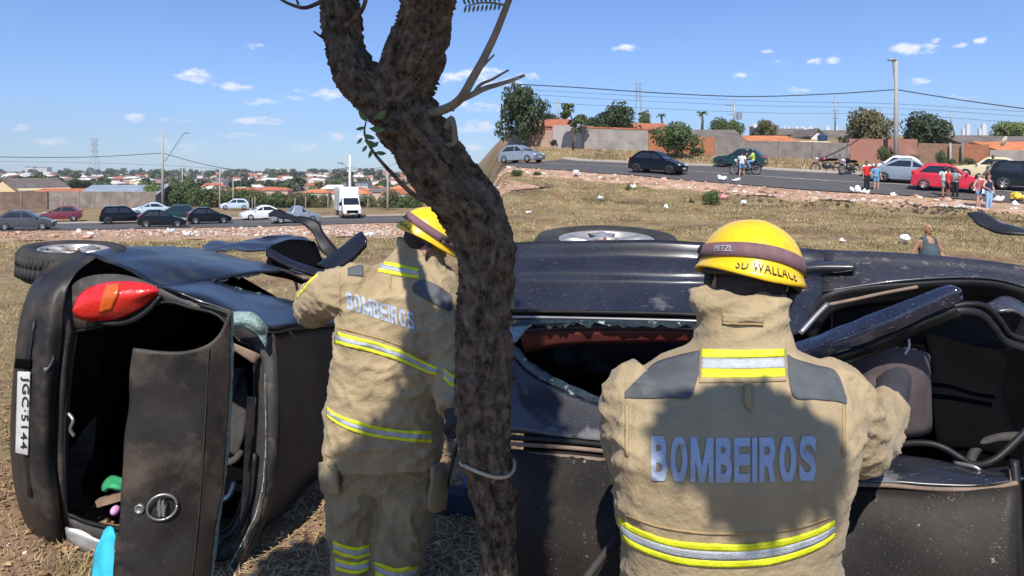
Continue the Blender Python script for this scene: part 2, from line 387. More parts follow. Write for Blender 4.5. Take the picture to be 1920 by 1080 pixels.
for pl, wd, nm in ((NLf, 13, 'pale kerb along the far side of the valley road'), (NRf, 10.5, 'pale kerb along the far side of the walled street')):
    a = offset_line(pl, wd); b = offset_line(pl, wd + .45); v = []
    for p, q in zip(a, b): v += [(*p, ter(*p) - .1), (*p, ter(*p) + .24), (*q, ter(*q) + .24), (*q, ter(*q) - .1)]
    f = [(4*i+k, 4*i+k+4, 4*i+k+5, 4*i+k+1) for i in range(len(a)-1) for k in range(3)]
    struct(mesh('kerb', v, f, M_kerb), nm, 'kerb')
struct(drape('dirt_verge', NLf[:-5], .02, -32, 26, .05, M_dirt, rag=16), 'bare reddish dirt verge beside the valley road', 'verge')
struct(drape('dirt_verge', NRf[4:], .02, -4.2, 8, .05, M_dirt, rag=3, hump=.16), 'bare reddish dirt verge beside the walled street', 'verge')

# rubble, litter and dry grass
M_rub = mat('brick_rubble', (.3,.14,.085), .95, var=.5, scale=2, col2=(.42,.27,.19)); M_pal = mat('pale_rubble', (.55,.5,.44), .9, var=.3, scale=2)
M_dark = mat('burnt_debris', (.05,.042,.036), .95, var=.4)
def chunks(name, n, place, size, m, label, up=.07):
    v = []; f = []
    for _ in range(n):
        x, y = place(); s = size * rnd.uniform(.35, 1.3) * (2.2 if rnd.random() < .06 else 1); c = Vector((x, y, ter(x, y) + up + s * .15)); q = len(v)
        rot = Matrix.Rotation(rnd.uniform(0, 6.3), 3, 'Z') @ Matrix.Rotation(rnd.uniform(-.7, .7), 3, 'X')
        for z in (-1, 1):
            for a, b in ((-1,-1),(1,-1),(1,1),(-1,1)):
                v.append(c + rot @ Vector((a * s * rnd.uniform(.4, .8), b * s * rnd.uniform(.35, .7), z * s * rnd.uniform(.2, .4))))
        f += [(q+3,q+2,q+1,q),(q+4,q+5,q+6,q+7),(q,q+1,q+5,q+4),(q+1,q+2,q+6,q+5),(q+2,q+3,q+7,q+6),(q+3,q,q+4,q+7)]
    o = mesh(name, v, f, m); struct(o, label, 'rubble', 'stuff'); return o
def along(pl, lo, hi, d0, d1):
    P = smooth_path(pl, 3); n = len(P)
    def g():
        i = int(rnd.uniform(lo, hi) * (n - 2)); p, q = P[i], P[i + 1]; t = rnd.random(); x = p + (q - p) * t; d = q - p; d = d / np.linalg.norm(d)
        o = lerp(d0, d1, rnd.random() * rnd.random() if d1 > d0 else rnd.random()); return x[0] - d[1] * o, x[1] + d[0] * o
    return g
chunks('rubble', 1500, along(NLf, .4, .8, -2, -28), .1, M_rub, 'broken brick rubble strewn on the dirt below the left road')
chunks('rubble', 1000, along(NLf, .45, .8, -2, -28), .1, M_pal, 'pale plaster rubble strewn on the dirt below the left road')
chunks('rubble', 2300, along(NRf, .17, .72, -.6, -3.6), .1, M_rub, 'long heap of broken red bricks along the right road edge')
chunks('rubble', 1000, along(NRf, .17, .82, -.8, -3.8), .095, M_pal, 'pale broken plaster among the bricks by the right road')
chunks('rubble', 420, along(NRf, .5, .85, -2.5, -7), .06, M_dark, 'dark burnt debris scattered below the right road')
def yat(px, py):                          # depth of the ground seen at a pixel
    lo, hi = (15.0, 90.0)
    for Y in np.geomspace(4, 3000, 700):
        X = (px - 960) / F * Y
        if YH + F * (HC - ter(X, Y)) / Y <= py: return Y
    return 3000
def gp(px, py):
    Y = yat(px, py); X = (px - 960) / F * Y; return Vector((X, Y, ter(X, Y)))
M_bag = mat('white_plastic', (.78,.78,.76), .45, var=.1); M_ybag = mat('yellow_plastic', (.75,.5,.05), .5, var=.1); M_pink = mat('pink_plastic', (.75,.25,.25), .5, var=.1)
bags = [(148,440,.5,'crumpled white sack on the dirt left of the dark rubble',M_bag),(172,444,.45,'small white sack right beside the leftmost roadside sack',M_bag),(318,441,.7,'big torn white sheet of plastic on the rubble behind the wreck',M_bag),(352,446,.6,'flat white plastic sheet right of the big torn sheet',M_bag),
 (690,447,.45,'white rag on dirt left of the yellow helmet near the tree',M_bag),(712,438,.4,'white scrap on dirt by the rubble left of the tree',M_bag),(1188,357,.5,'white plastic bag on burnt grass below the black hatchback',M_bag),(1125,378,.4,'torn white scrap on grass above the upturned wheel',M_bag),(1249,394,.35,'white paper scrap in grass left of the yellow helmet',M_bag),
 (1395,386,.45,'flat white scrap right of the round green shrub',M_bag),(991,404,.3,'small white scrap in the grass at the foot of the slope, nearest the tree',M_bag),(1020,330,.35,'white bag on the rubble below the silver hatchback',M_bag),(1080,333,.8,'large crumpled white sack on the brick heap left of black hatchback',M_bag),(1355,343,.8,'white sacks heap on the brick rubble by the motorcycle',M_bag),(1380,344,.6,'rounded white sack right of the sack heap by the motorcycle',M_bag),
 (1607,366,.75,'big white sack by the feet of the red shirted person',M_bag),(1622,367,.6,'white sack right beside the big one under the red shirted person',M_bag),(1676,374,.5,'long white sheet on dirt below the silver sedan',M_bag),(1850,372,.9,'torn white plastic heap behind the two women',M_bag),(1872,384,.7,'white rag pile right of the women in jeans',M_bag),(1905,391,.5,'white scrap at the right edge by the yellow container',M_bag),
 (1580,457,.25,'small white scrap in grass right of the yellow helmet',M_bag),(1697,459,.4,'white paper left of the man in grey tank top',M_bag),(1355,376,.5,'pink plastic bag against the round green shrub',M_pink),(1908,381,.9,'yellow plastic container lying at the right roadside',M_ybag)]
def bag(px, py, s, label, m):
    c = gp(px, py); mb = MB(); mb.ell((0, 0, s * .28), (s * .4, s * .3, s * .19), 14, 9)
    sd = rnd.uniform(0, 99)
    mb.v = [tuple(Vector(p) * (1 + .9 * noise.noise(Vector(p) * (3.6 / s) + Vector((sd, 0, 0)))) ) for p in mb.v]
    o = mb.build('plastic_bag' if m is not M_ybag else 'plastic_container', m, smooth=False); o.location = c + Vector((0, 0, .03)); o.rotation_euler.z = rnd.uniform(0, 6); tag(o, label, 'bag' if m is not M_ybag else 'container', 'litter')
for b_ in bags: bag(*b_)

ROADS = [(np.array(offset_line(NL, 6.5))[::2], 7.2), (np.array(offset_line(NR, 5.2))[::2], 5.9)]
def off_road(x, y):
    for P, w in ROADS:
        if (((P - np.array((x, y))) ** 2).sum(1)).min() < w * w: return False
    return True
M_straw = mat('straw_blades', (.25,.18,.085), .9, var=.5, scale=1.1, col2=(.43,.335,.18), spec=.1)
M_green = mat('green_blades', (.11,.12,.035), .9, var=.45, scale=3, spec=.1)
def blades(name, n, dist, m, label, keep=None, hs=(.04, .12), flat=False):
    v = []; f = []
    for _ in range(n):
        x, y = dist()
        if keep and not keep(x, y): continue
        z = ter(x, y) - .005; r = math.hypot(x, y); k = max(1, r / 9); h = rnd.uniform(*hs) * (1 + .25 * (k - 1)); a = rnd.uniform(0, 6.3); w = .0035 * k * rnd.uniform(.7, 1.5)
        ln = h * (rnd.uniform(.3, 1.1) if not flat else rnd.uniform(1.5, 4)); hh = h if not flat else rnd.uniform(.005, .05); q = len(v); c, s = math.cos(a), math.sin(a); b = rnd.uniform(0, 6.3)
        if flat: v += [(x, y, z + .012), (x + c*ln, y + s*ln, z + hh), (x + c*ln - s*w*1.4, y + s*ln + c*w*1.4, z + hh), (x - s*w*1.4, y + c*w*1.4, z + .014)]; f.append((q, q+1, q+2, q+3))
        else: v += [(x - s*w, y + c*w, z), (x + s*w, y - c*w, z), (x + math.cos(b)*ln, y + math.sin(b)*ln, z + hh)]; f.append((q, q+1, q+2))
    o = mesh(name, v, f, m); struct(o, label, 'grass', 'stuff')
def wedge(p0, p1, y0, y1, pw=1.0):
    def g():
        Y = y0 * (y1 / y0) ** (rnd.random() ** pw); return (rnd.uniform(p0, p1) - 960) / F * Y, Y
    return g
M_soil = mat('brown_bare_soil', (.15,.09,.058), .97, var=.4, scale=3, col2=(.24,.155,.1), spec=.08, bump=.9, bscale=22, stain=((.26,.19,.11), 2.2, .54, .12))
def soil_patch(x0, x1, y0, y1, n, label):
    v = []; f = []
    for i in range(n + 1):
        for j in range(n + 1):
            u, w = i / n, j / n; x, y = lerp(x0, x1, u), lerp(y0, y1, w); e = min(u, 1 - u, w, 1 - w) * 4; k = noise.noise((x * 1.3, y * 1.3, 6)) * .5 + noise.noise((x * 4, y * 4, 2)) * .25
            v.append((x, y, ter(x, y) + (.012 + .012 * noise.noise((x * 5, y * 5, 0)) if e + k > .55 else -.03)))
    f = [(i*(n+1)+j, (i+1)*(n+1)+j, (i+1)*(n+1)+j+1, i*(n+1)+j+1) for i in range(n) for j in range(n)]
    struct(mesh('bare_soil', v, f, M_soil, None, True), label, 'soil')
soil_patch(-2.2, .3, 2.3, 6.4, 60, 'bare brown soil under the tree and the left firefighter'); soil_patch(-4.2, -1.7, 2.4, 5.2, 50, 'bare brown soil around the rear of the left wreck')
M_lit = mat('dry_leaf_litter', (.16,.09,.045), .9, var=.55, scale=9, col2=(.3,.2,.11), spec=.1)
def leaf_litter(n):
    v = []; f = []
    for _ in range(n):
        Y = rnd.uniform(2.7, 6.5); x = (rnd.uniform(-20, 965) - 960) / F * Y; z = ter(x, Y) + rnd.uniform(.012, .035); a = rnd.uniform(0, 6.3); s = rnd.uniform(.008, .022); c_, s_ = math.cos(a) * s, math.sin(a) * s; q = len(v); t1, t2 = rnd.uniform(-.6, .6) * s, rnd.uniform(-.6, .6) * s
        v += [(x - c_, Y - s_, z), (x - s_ * .5, Y + c_ * .5, z + t1), (x + c_, Y + s_, z + t2), (x + s_ * .5, Y - c_ * .5, z)]; f.append((q, q+1, q+2, q+3))
    struct(mesh('leaf_litter', v, f, M_lit), 'dry brown leaf litter under the tree and around the left wreck', 'leaf litter', 'stuff')
leaf_litter(9000)
chunks('rubble', 130, lambda: (rnd.uniform(-2.6, -.1), rnd.uniform(2.8, 5.5)), .014, M_pal, 'small pale scraps and broken glass on the soil by the left wreck', .015)
gn = lambda x, y: noise.noise((x * .35, y * .35, 2)) + .3 * noise.noise((x * 2, y * 2, 5))
patchy = lambda x, y: noise.noise((x * .6, y * .6, 7)) + .5 * noise.noise((x * 2.3, y * 2.3, 1)) > -.12
blades('dry_grass', 52000, wedge(-30, 965, 3.0, 34), M_straw, 'short dry straw grass around the left wreck', lambda x, y: patchy(x, y) and (y > 6.2 or noise.noise((x * 1.4, y * 1.4, 4)) > .12), (.025, .075))
blades('green_grass', 9000, wedge(-30, 965, 9, 34), M_green, 'green grass patches among the straw left of the tree', lambda x, y: gn(x, y) > .12, (.04, .11))
blades('straw_litter', 7000, wedge(380, 1000, 2.7, 8), M_straw, 'loose straw lying on the ground by the firefighter and tree', flat=True, hs=(.03, .07))
blades('dry_grass', 60000, wedge(940, 1960, 13, 48, .8), M_straw, 'short dry grass on the slope behind the right wreck', lambda x, y: patchy(x * .6, y * .6) and (y < 30 or off_road(x, y)), (.025, .07))
blades('green_grass', 26000, wedge(940, 1960, 13, 44, .8), M_green, 'green grass patches on the slope behind the right wreck', lambda x, y: gn(x, y) > .05 and (y < 30 or off_road(x, y)), (.04, .1))
blades('dry_grass', 14000, wedge(940, 1960, 46, 72), M_straw, 'dry verge grass between the right road and the walls', off_road, (.05, .16))
# ------------------------------------------------------------------ the tree
M_bark = mat('bark', (.055,.037,.026), .95, var=.5, scale=34, col2=(.17,.125,.085), spec=.1, bump=.7, bscale=90, coords='Object')
M_twig = mat('twig_bark', (.25,.2,.14), .9, var=.3, scale=20)
M_leaf = mat('leaf', (.09,.13,.03), .55, var=.35, scale=20); M_leaf2 = mat('leaf_pale', (.12,.17,.05), .6, var=.35, scale=9)
TY = 1.75
def build_tree():
    t = thing('tree', 'gnarled forked tree with deeply cracked dark bark beside the left firefighter', 'tree', (.04, TY, 0))
    def tp(px, py, hw, dy=0): p = W(px, py, TY + dy); return (p.x, p.y, p.z, hw / F * TY)
    trunk = [tp(936,1700,52), tp(936,1400,36), tp(935,1180,31), tp(934,1060,30), tp(927,960,36), tp(912,865,45), tp(907,780,48), tp(905,690,50), tp(906,600,50), tp(908,520,50), tp(904,450,54), tp(879,392,58), tp(838,335,60), tp(800,280,59), tp(768,232,60), tp(742,185,60,.01)]
    left = [tp(752,205,52), tp(712,178,46,.01), tp(676,145,42,.03), tp(652,108,40,.05), tp(643,60,37,.06), tp(640,10,37,.07), tp(632,-60,36,.1), tp(610,-180,34,.2), tp(560,-380,28,.35), tp(500,-600,20,.5)]
    right = [tp(745,200,55), tp(762,150,54,-.01), tp(780,100,53,-.02), tp(794,50,52,-.03), tp(803,0,50,-.05), tp(808,-60,48,-.08), tp(815,-180,44,-.15), tp(840,-360,36,-.3), tp(880,-560,28,-.5)]
    mb = MB(); sk = []
    for br in (trunk, left, right):
        P = smooth_path(br, 6); mb.tube([p[:3] for p in P], [float(p[3]) for p in P], 20)
        L = 0; pv = None
        for p in P:
            if pv is not None: L += np.linalg.norm(p[:3] - pv)
            pv = p[:3]; sk.append((p[:3], L + 10 * len(sk) * 0))
    S = np.array([s[0] for s in sk]); SL = np.array([s[1] for s in sk]); SD = np.gradient(S, axis=0); SD /= np.linalg.norm(SD, axis=1)[:, None] + 1e-9
    def disp(co, nr):
        c = np.array(co); i = int(np.argmin(((S - c) ** 2).sum(1))); s = SL[i] + float(np.dot(c - S[i], SD[i])); d = SD[i]
        rx = np.cross(d, (0, 1, 0)); rx /= np.linalg.norm(rx) + 1e-9; ry = np.cross(d, rx); q = c - S[i]
        a = math.atan2(float(np.dot(q, ry)), float(np.dot(q, rx)))
        wob = noise.noise((s * 9, math.cos(a) * 2, math.sin(a) * 2)) * .5
        u, w = math.cos(a + wob) * 3.6, math.sin(a + wob) * 3.6
        n1 = noise.noise((s * 8, u * 1.35, w * 1.35)); n2 = noise.noise((s * 22 + 7, u * 3.2, w * 3.2)); n3 = noise.noise((s * 80, u * 7, w * 7))
        vd, vp = noise.voronoi((u * .85 + n2 * .3, w * .85 + n2 * .2, s * 6.5 + .25 * n1 + a * .6)); r = min(1, (vd[1] - vd[0]) * 3.2) ** .5; hgt = noise.cell(vp[0] * 7.3); r2 = min(1, abs(n2) * 3) ** .7
        big = noise.noise((s * 4, math.cos(a) * .9, math.sin(a) * .9))
        return -.016 + .017 * r + .009 * hgt * r + .004 * r2 + .004 * n3 + .008 * big
    o = remesh('trunk', mb, .0048, M_bark, None, 3, disp); o.parent = t; o.matrix_parent_inverse = Matrix.Translation(-Vector((.04, TY, 0)))
    def part(name, pts, r0, r1, m=M_twig, k=7):
        P = smooth_path([W(*p) for p in pts], 5); n = len(P)
        P = [Vector(p) + noise.noise_vector(Vector(p) * 9) * .006 for p in P]
        q = MB().tube(P, [lerp(r0, r1, i / (n - 1)) for i in range(n)], k).build(name, m, t, True); q.matrix_parent_inverse = Matrix.Translation(-Vector((.04, TY, 0))); return q
    part('branch', [(800,214,1.72),(830,205,1.68),(862,184,1.65),(884,148,1.63),(908,108,1.62),(930,62,1.6),(950,12,1.58),(965,-30,1.56)], .0125, .007)
    part('branch', [(858,187,1.65),(885,178,1.66),(912,167,1.68),(940,159,1.7),(960,152,1.72),(985,140,1.75)], .0085, .004)
    part('branch', [(888,176,1.66),(902,160,1.67),(925,150,1.68),(955,132,1.7)], .005, .0025)
    part('branch', [(895,134,1.63),(912,118,1.62),(926,104,1.6)], .004, .002)
    part('branch', [(832,240,1.7),(842,222,1.68),(850,240,1.66),(852,268,1.66),(838,272,1.68)], .008, .006)
    part('branch', [(846,205,1.66),(862,175,1.62),(872,160,1.6)], .005, .002)
    part('branch', [(815,378,1.68),(790,372,1.66),(762,352,1.64),(735,325,1.62),(712,300,1.6),(694,276,1.6),(682,250,1.6),(684,228,1.61)], .007, .0018, M_bark)
    part('branch', [(648,50,1.72),(665,35,1.68),(680,12,1.66),(690,-20,1.64)], .006, .005, M_bark)
    part('branch', [(605,2,1.75),(575,14,1.72),(545,8,1.7),(520,-4,1.68)], .006, .003, M_bark)
    part('branch', [(560,8,1.71),(555,-5,1.7),(552,-30,1.7)], .003, .002, M_bark); part('branch', [(610,72,1.76),(600,66,1.75),(590,58,1.74)], .004, .002, M_bark)
    part('branch', [(945,8,1.58),(920,4,1.57),(893,6,1.55),(870,12,1.54)], .003, .0012)
    def leaf(p, d, ln, wd, m=M_leaf):
        d = Vector(d).normalized(); s = d.cross(Vector((.1, -1, .25))).normalized(); n = d.cross(s); v = []
        for k, w in ((0, .1), (.25, .8), (.5, 1), (.75, .7), (1, .02)):
            c = Vector(p) + d * ln * k + n * (.15 * ln * math.sin(k * 3)); v += [c - s * wd * w + n * wd * .3, c, c + s * wd * w + n * wd * .3]
        f = []
        for i in range(4): f += [(3*i,3*i+1,3*i+4,3*i+3), (3*i+1,3*i+2,3*i+5,3*i+4)]
        q = mesh('leaf', v, f, m, t, True); q.matrix_parent_inverse = Matrix.Translation(-Vector((.04, TY, 0)))
    for px, py, dx, dz, l in ((690,228,-.3,.35,26),(700,222,.5,.3,30),(692,240,.6,-.05,32),(684,238,-.8,-.2,18),(681,252,.8,-.25,24),(679,258,-.5,-.6,16),(683,263,.9,-.35,28),(688,272,-.5,-.7,16),(694,277,.7,.5,20),(697,280,-.3,-.9,18),(703,285,.9,-.1,22),(710,225,.4,.6,24)):
        leaf(W(px, py, 1.595), (dx, -.1, dz), l / F * 1.6, l * .2 / F * 1.6)
    for i in range(9):
        px = 938 - i * 8
        for s in (-1, 1): leaf(W(px, 5 + i * .6, 1.565), (-.25, -.1, s * .8 - .2), 15 / F * 1.6, 2.4 / F * 1.6, M_leaf2)
    # unseen crown above the frame: leaf clumps added to shade men, trunk and ground
    v = []; f = []
    def clump(c, r, n, sz=.05):
        for _ in range(n):
            while True:
                q = Vector((rnd.uniform(-1, 1), rnd.uniform(-1, 1), rnd.uniform(-1, 1)))
                if q.length < 1: break
            p = Vector(c) + Vector((q.x * r, q.y * r, q.z * r * .6)); a = Vector((rnd.uniform(-1,1), rnd.uniform(-1,1), rnd.uniform(-.5,.5))).normalized(); b = a.cross(Vector((rnd.uniform(-.4,.4), rnd.uniform(-.4,.4), 1))).normalized()
            k = len(v); s = sz * rnd.uniform(.6, 1.4); v.extend([p - a*s, p + b*s*.35, p + a*s, p - b*s*.35]); f.append((k, k+1, k+2, k+3))
    for T, tt, r, n in CROWN: clump(Vector(T) + SUN * tt, r, n)
    for _ in range(26):
        c = Vector((rnd.uniform(-3.2, 2.2), rnd.uniform(1.2, 4.6), 0)); c.z = 3.7 + .25 * c.y + rnd.uniform(0, 1.6); 
        # keep the sunlit pictures sunlit: only clumps whose shade falls off the subjects
        g = c - SUN * (c.z - 1.0) / SUN.z
        if g.y > 9: clump(c, .5, 260)
    o = mesh('crown', v, f, M_leaf, t); o.matrix_parent_inverse = Matrix.Translation(-Vector((.04, TY, 0)))  # unseen leaf clumps, put in for the shade they cast
    return t
# places to be shaded by added leaf clumps: (point, distance along the sun ray, clump radius, leaves)
CROWN = [(W(1400,850,1.5), 2.6, .13, 800), (W(1310,830,1.5), 2.9, .085, 400), (W(1480,880,1.5), 2.8, .1, 450), (W(1400,950,1.5), 2.7, .08, 250),  # these leaves stand in for the viewer's own shadow on the jacket
         (W(760,930,3.1), 4.2, .2, 800), (W(690,960,3.1), 4.4, .15, 500), (W(860,1020,3.2), 4.4, .4, 1700), (W(900,960,3.4), 4.8, .35, 1300), (W(560,1060,3.2), 4.0, .3, 900), (W(700,1075,3.0), 4.3, .25, 700), (W(930,1040,2.9), 4.1, .3, 900),
         (W(860,720,3.1), 3.6, .22, 700), (W(830,300,1.7), 1.9, .25, 1100), (W(740,190,1.7), 1.6, .16, 600), (W(690,260,1.7), 1.8, .1, 150)] + [(W(905, y_, 1.66), 2.3 + (i_ % 3) * .35, .13, 260) for i_, y_ in enumerate(range(440, 1000, 80))]
build_tree()
M_rope = mat('rope', (.5,.4,.26), .9, var=.2, scale=40)
def rope():
    P = []
    for i in range(19):
        a = math.pi * (.98 + i / 18 * 1.1); c = W(914, 868, TY); P.append((c.x + .068 * math.cos(a), TY + .075 * math.sin(a), c.z + .012 * math.sin(i * .35)))
    o = MB().tube(P, .0045, 8).build('rope', M_rope, None, True); tag(o, 'thin tan rope wrapped round the tree trunk low down', 'rope')
rope()

# ------------------------------------------------------------------ wrecked car materials
M_paint = mat('dusty_navy_paint', (.009,.0095,.013), .36, var=.3, scale=5, spec=.35, coat=.15, stain=((.06,.055,.05), 4.2, .53, .22), scratch=((.14,.13,.12), .7))
M_paintB = mat('scraped_navy_paint', (.01,.011,.016), .32, var=.3, scale=5, spec=.35, coat=.2, stain=((.12,.12,.125), 2.3, .6, .06))
M_roof = mat('scuffed_dusty_roof_paint', (.03,.025,.021), .55, var=.3, scale=4, spec=.25, stain=((.085,.068,.054), 1.8, .46, .25), scratch=((.16,.14,.12), .7), bump=.05, bscale=30)
M_blk = mat('black_plastic', (.012,.012,.013), .5, var=.3, spec=.3, stain=((.045,.04,.034), 3, .58, .3))
M_bump = mat('scuffed_bumper', (.018,.0165,.016), .45, var=.4, scale=6, spec=.28, scratch=((.12,.1,.085), .7), stain=((.07,.056,.044), 4.5, .52, .2), bump=.03, bscale=14)
M_tail = mat('scuffed_tailgate_paint', (.02,.017,.015), .45, var=.45, scale=5, spec=.28, stain=((.075,.055,.042), 3.2, .52, .18), scratch=((.13,.11,.09), .69), bump=.04, bscale=9)
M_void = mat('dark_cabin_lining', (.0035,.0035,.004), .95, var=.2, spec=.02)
M_seat = mat('grey_seat_cloth', (.05,.047,.047), .95, var=.25, scale=30, stain=((.1,.08,.065), 6, .55, .2))
M_trim = mat('dusty_tan_trim', (.2,.14,.1), .85, var=.35, scale=12)
M_frame = mat('dusty_black_metal', (.03,.027,.025), .6, var=.4, scale=9, stain=((.14,.1,.075), 5, .52, .15))
M_rub2 = mat('rubber', (.022,.021,.02), .8, var=.3, scale=12, stain=((.09,.075,.06), 4, .5, .3))
M_alloy = mat('dirty_alloy', (.5,.48,.45), .42, .6, var=.2, stain=((.2,.15,.11), 6, .52, .2))
M_steel = mat('worn_steel', (.35,.34,.33), .4, .8, var=.25)
M_rust = mat('rust', (.2,.09,.045), .9, var=.4, scale=20)
M_glass = mat('shattered_glass', (.3,.42,.4), .25, var=.35, scale=60, trans=.25, bump=.6, bscale=120)
M_gl2 = mat('dark_tinted_glass', (.02,.03,.035), .15, var=.4, scale=40, stain=((.3,.36,.36), 30, .6, .08))
M_red = mat('red_lens', (.62,.018,.012), .12, var=.25, scale=60, coat=.6, bump=.25, bscale=150); M_amb = mat('amber_lens', (.6,.1,.012), .12, var=.2, scale=60, coat=.6, bump=.25, bscale=150)
M_plate = mat('licence_plate_paint', (.5,.49,.46), .5, var=.15, scale=10, stain=((.25,.2,.16), 12, .58, .15)); M_ink = mat('black_print', (.012,.012,.012), .6)
M_redt = mat('dark_red_trim', (.09,.015,.01), .7, var=.4)

def wheel(name, c, rx, th, parent, tilt=(0, 0), holes=5):
    """tyre lying on its side, outer face up; rim with five fat spokes"""
    rot = Matrix.Rotation(tilt[0], 4, 'X') @ Matrix.Rotation(tilt[1], 4, 'Y')
    hub = bpy.data.objects.new('wheel', None); COL.objects.link(hub); hub.parent = parent; hub.matrix_local = Matrix.Translation(c) @ rot
    r = rx; prof = [(r*.60,-th*.75),(r*.86,-th),(r*.97,-th*.86),(r,-th*.6),(r,-th*.36),(r*.985,-.16*th),(r*.94,-.03*th),(r*.85,0),(r*.73,-.02*th),(r*.665,-.07*th),(r*.655,-.16*th),(r*.6,-.5*th)]
    mb = MB(); mb.lathe(prof, 72)
    for i in range(60):                      # tread blocks
        a = 2 * math.pi * i / 60
        for z0, z1, da in ((-.84,-.52,.0),(-.48,-.2,.05)):
            q = []
            for aa in (a + da, a + da + .07):
                for zz in (z0, z1): q.append((aa, zz))
            o_ = [Vector((r*1.008*math.cos(x), r*1.008*math.sin(x), z*th)) for x, z in q]; i_ = [Vector((r*.98*math.cos(x), r*.98*math.sin(x), z*th)) for x, z in q]
            n = len(mb.v); mb.v += [tuple(p) for p in o_ + i_]; mb.f += [(n,n+2,n+3,n+1),(n,n+4,n+6,n+2),(n+1,n+3,n+7,n+5),(n,n+1,n+5,n+4),(n+2,n+6,n+7,n+3)]
    mb.build('tyre', M_rub2, hub, True)
    rb = MB(); rb.lathe([(r*.655,-.2*th),(r*.655,-.085*th),(r*.635,-.07*th),(r*.60,-.1*th),(r*.58,-.45*th)], 60)
    for i in range(holes):
        a = 2 * math.pi * i / holes + .3; w0, w1 = .36, .26
        ring = []
        for k, (rr, w, z) in enumerate(((.2, .55, -.14), (.3, .44, -.1), (.45, w1, -.075), (.62, w0, -.09))):
            ring.append([(r*rr*math.cos(a - w), r*rr*math.sin(a - w), (z - .03)*th), (r*rr*math.cos(a), r*rr*math.sin(a), z*th), (r*rr*math.cos(a + w), r*rr*math.sin(a + w), (z - .03)*th), (r*rr*math.cos(a), r*rr*math.sin(a), (z - .3)*th)])
        rb.rings(ring)
    rb.lathe([(r*.26,-.14*th),(r*.24,-.1*th),(r*.19,-.1*th),(r*.18,-.2*th)], 30)
    rb.build('rim', M_alloy, hub, True)
    hb = MB(); hb.lathe([(r*.185,-.16*th),(r*.12,-.17*th),(r*.07,-.12*th),(.001,-.11*th)], 24)
    for i in range(4):
        a = math.pi * i / 2; hb.lathe([(r*.028,-.17*th),(r*.028,-.1*th),(.001,-.1*th)], 10, (r*.14*math.cos(a), r*.14*math.sin(a), 0))
    hb.build('hub', M_rust, hub, True)
    MB().lathe([(r*.57,-.62*th),(.001,-.62*th)], 40).build('brake_disc', M_void, hub, True)
    return hub
def ragged(name, path, w, m, parent, amp=.6, n=6, t=.003, side=1):
    """torn edge: strip along (px,py,Y) path whose free edge is jagged; w in px downwards"""
    P = smooth_path(path, n); v = []; f = []
    for i, (px, py, Y) in enumerate(P):
        k = w * (1 - amp + amp * rnd.random()); v += [W(px, py, Y), W(px + rnd.uniform(-2, 2), py + k * side, Y - .002)]
    for i in range(len(P) - 1): f.append((2*i, 2*i+1, 2*i+3, 2*i+2))
    o = mesh(name, v, f, m, parent); solid(o, t); return o
def bar(name, pts, r, m, parent, k=8, flat=1, n=5):
    P = smooth_path([W(*p) for p in pts], n); return MB().tube(P, r, k, flat).build(name, m, parent, True)

